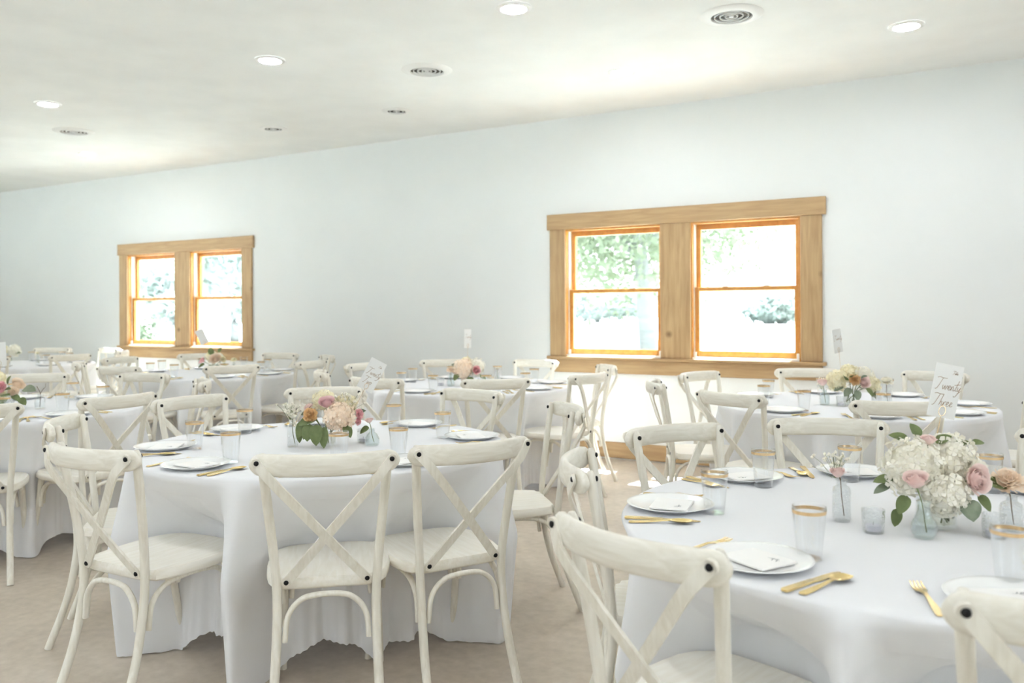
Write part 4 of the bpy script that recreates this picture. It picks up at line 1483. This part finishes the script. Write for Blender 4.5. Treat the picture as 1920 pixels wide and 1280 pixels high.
# ------------------------------------------------------------------ table number cards
GL = {
    'T': (0.78, [[(0.0, 0.93), (0.22, 1.0), (0.6, 0.95), (1.0, 0.97)], [(0.58, 0.95), (0.46, 0.55), (0.3, 0.12), (0.16, -0.06), (0.06, -0.04)]]),
    'w': (0.58, [[(0.0, 0.36), (0.06, 0.12), (0.14, 0.02), (0.26, 0.32), (0.30, 0.08), (0.38, 0.02), (0.50, 0.34), (0.58, 0.30)]]),
    'e': (0.36, [[(0.0, 0.12), (0.18, 0.2), (0.24, 0.33), (0.14, 0.38), (0.05, 0.22), (0.09, 0.04), (0.2, 0.0), (0.36, 0.1)]]),
    'n': (0.38, [[(0.0, 0.36), (0.02, 0.0), (0.06, 0.22), (0.17, 0.37), (0.23, 0.28), (0.24, 0.05), (0.31, 0.0), (0.38, 0.08)]]),
    't': (0.30, [[(0.26, 0.9), (0.12, 0.25), (0.12, 0.03), (0.3, 0.05)], [(-0.12, 0.5), (0.5, 0.62)]]),
    'y': (0.42, [[(0.0, 0.36), (0.04, 0.1), (0.14, 0.05), (0.3, 0.36)], [(0.3, 0.36), (0.16, -0.2), (-0.06, -0.5), (-0.2, -0.42)], [(0.1, -0.2), (0.42, 0.1)]]),
    'o': (0.34, [[(0.16, 0.36), (0.03, 0.25), (0.03, 0.08), (0.13, 0.0), (0.25, 0.1), (0.24, 0.28), (0.16, 0.36), (0.34, 0.3)]]),
    'h': (0.40, [[(0.2, 0.98), (0.1, 0.5), (0.0, 0.0)], [(0.03, 0.12), (0.14, 0.33), (0.24, 0.34), (0.24, 0.08), (0.3, 0.01), (0.4, 0.08)]]),
    'r': (0.32, [[(0.0, 0.34), (0.04, 0.0), (0.07, 0.2), (0.18, 0.37), (0.28, 0.32)]]),
    'a': (0.36, [[(0.22, 0.33), (0.08, 0.34), (0.02, 0.15), (0.1, 0.0), (0.22, 0.2), (0.24, 0.34), (0.24, 0.06), (0.36, 0.06)]]),
    'b': (0.34, [[(0.1, 0.9), (0.02, 0.05), (0.14, 0.0), (0.25, 0.15), (0.16, 0.32), (0.05, 0.22)]]),
    'l': (0.22, [[(0.12, 0.9), (0.05, 0.15), (0.1, 0.0), (0.22, 0.08)]]),
}


def write(mb, text, x0, y0, size, w, slant=0.0, spread=1.0):
    x = x0
    for ch in text:
        adv, strokes = GL[ch]
        for st in strokes:
            sm_ = smoothpath([(p[0], p[1], 0) for p in st], 5) if len(st) > 2 else [np.array((*p, 0)) for p in st]
            ribbon(mb, [(x + size * (q[0] + slant * q[1]) * spread, y0 + size * q[1]) for q in sm_], w)
        x += size * adv * spread
    return x


def number_card(c, base, lines, label, yaw_off, tilt, ztop_wire, W=0.075, Hc=0.14, side=0.0):
    """card clipped in a wire loop that rises from the centrepiece; local x = right in the photo"""
    N = tag(empty('table_number_card', (c[0], c[1], ZT + 0.02), YAW + yaw_off), label, 'card', 'table number cards')
    z0 = ztop_wire - ZT - 0.02
    # the card and its loop lean together about the wire foot
    tl = Matrix.Translation((side, 0, 0)) @ Matrix.Rotation(tilt, 4, 'Y')
    w = MB()
    loop = [(0.009 * math.sin(t), -0.0025, z0 + 0.014 - 0.013 * math.cos(t)) for t in np.linspace(0, 2 * math.pi, 25)]
    w.tube([(0, 0, 0.03), (0, 0, z0 * 0.6)] + [(0, -0.001, z0 - 0.004)] + loop, 0.0008, 6)
    w.tube([(q[0], 0.003, q[2]) for q in loop], 0.0008, 6)
    w.move(tl)
    w.build('wire_holder', 'gold_band', N)
    cx0 = -0.018
    card = MB().box(cx0 - W / 2 + 0.018, cx0 + W / 2 + 0.018, -0.0004, 0.0004, z0 - 0.004, z0 - 0.004 + Hc)
    card.move(tl)
    co = card.build('card', 'card_paper', N, False)
    if lines:
        ink = MB()
        for (t, x0, y0, size, wd, sp_) in lines:
            write(ink, t, x0, y0, size, wd, 0.18, sp_)
        ink.v = [(x_, -0.0009, z0 - 0.004 + y_) for (x_, y_, _z) in ink.v]
        ink.move(tl)
        ink.build('lettering', 'gold_ink', co, False)
    return N


x, y = cpos(A22, 0.045, 0.015)
number_card((x, y), ZT, [('Twenty', -0.030, 0.070, 0.030, 0.0011, 0.80), ('Two', -0.026, 0.030, 0.030, 0.0011, 0.80), ('Table', 0.010, 0.112, 0.009, 0.0006, 0.8)],
            'number card reading Twenty Two leaning right in its wire', 0.35, 0.50, 1.005, 0.075, 0.14)
x, y = cpos(A23, -0.025, 0.03)
number_card((x, y), ZT, [('Twenty', -0.031, 0.075, 0.031, 0.0011, 0.80), ('Three', -0.031, 0.032, 0.031, 0.0011, 0.80), ('Table', 0.010, 0.118, 0.009, 0.0006, 0.8)],
            'number card reading Twenty Three above the white hydrangeas', 0.0, 0.20, 1.03, 0.075, 0.142)
x, y = cpos(TC_c, -0.01, 0.02)
number_card((x, y), ZT, [('Twenty', -0.030, 0.075, 0.030, 0.0011, 0.8)], 'number card above the middle back-row table', 0.85, 0.02, 1.03, 0.075, 0.142)
x, y = cpos(TD_c, -0.035, 0.02)
number_card((x, y), ZT, [('Twenty', -0.030, 0.075, 0.030, 0.0011, 0.8)], 'pale number card right of the right window', 0.5, -0.16, 1.055, 0.075, 0.142)
x, y = cpos(TE_c, -0.03, 0.02)
number_card((x, y), ZT, [], 'number card at the left edge beside the pink flowers', 0.3, -0.05, 1.0, 0.075, 0.142)
x, y = cpos(TF_c, 0.06, 0.02)
number_card((x, y), ZT, [], 'tilted number card in front of the left window', 0.2, -0.42, 1.045, 0.075, 0.142)
x, y = cpos(TG_c, -0.22, 0.02)
number_card((x, y), ZT, [], 'white number card at the far left edge', 0.1, -0.35, 1.03, 0.085, 0.15)
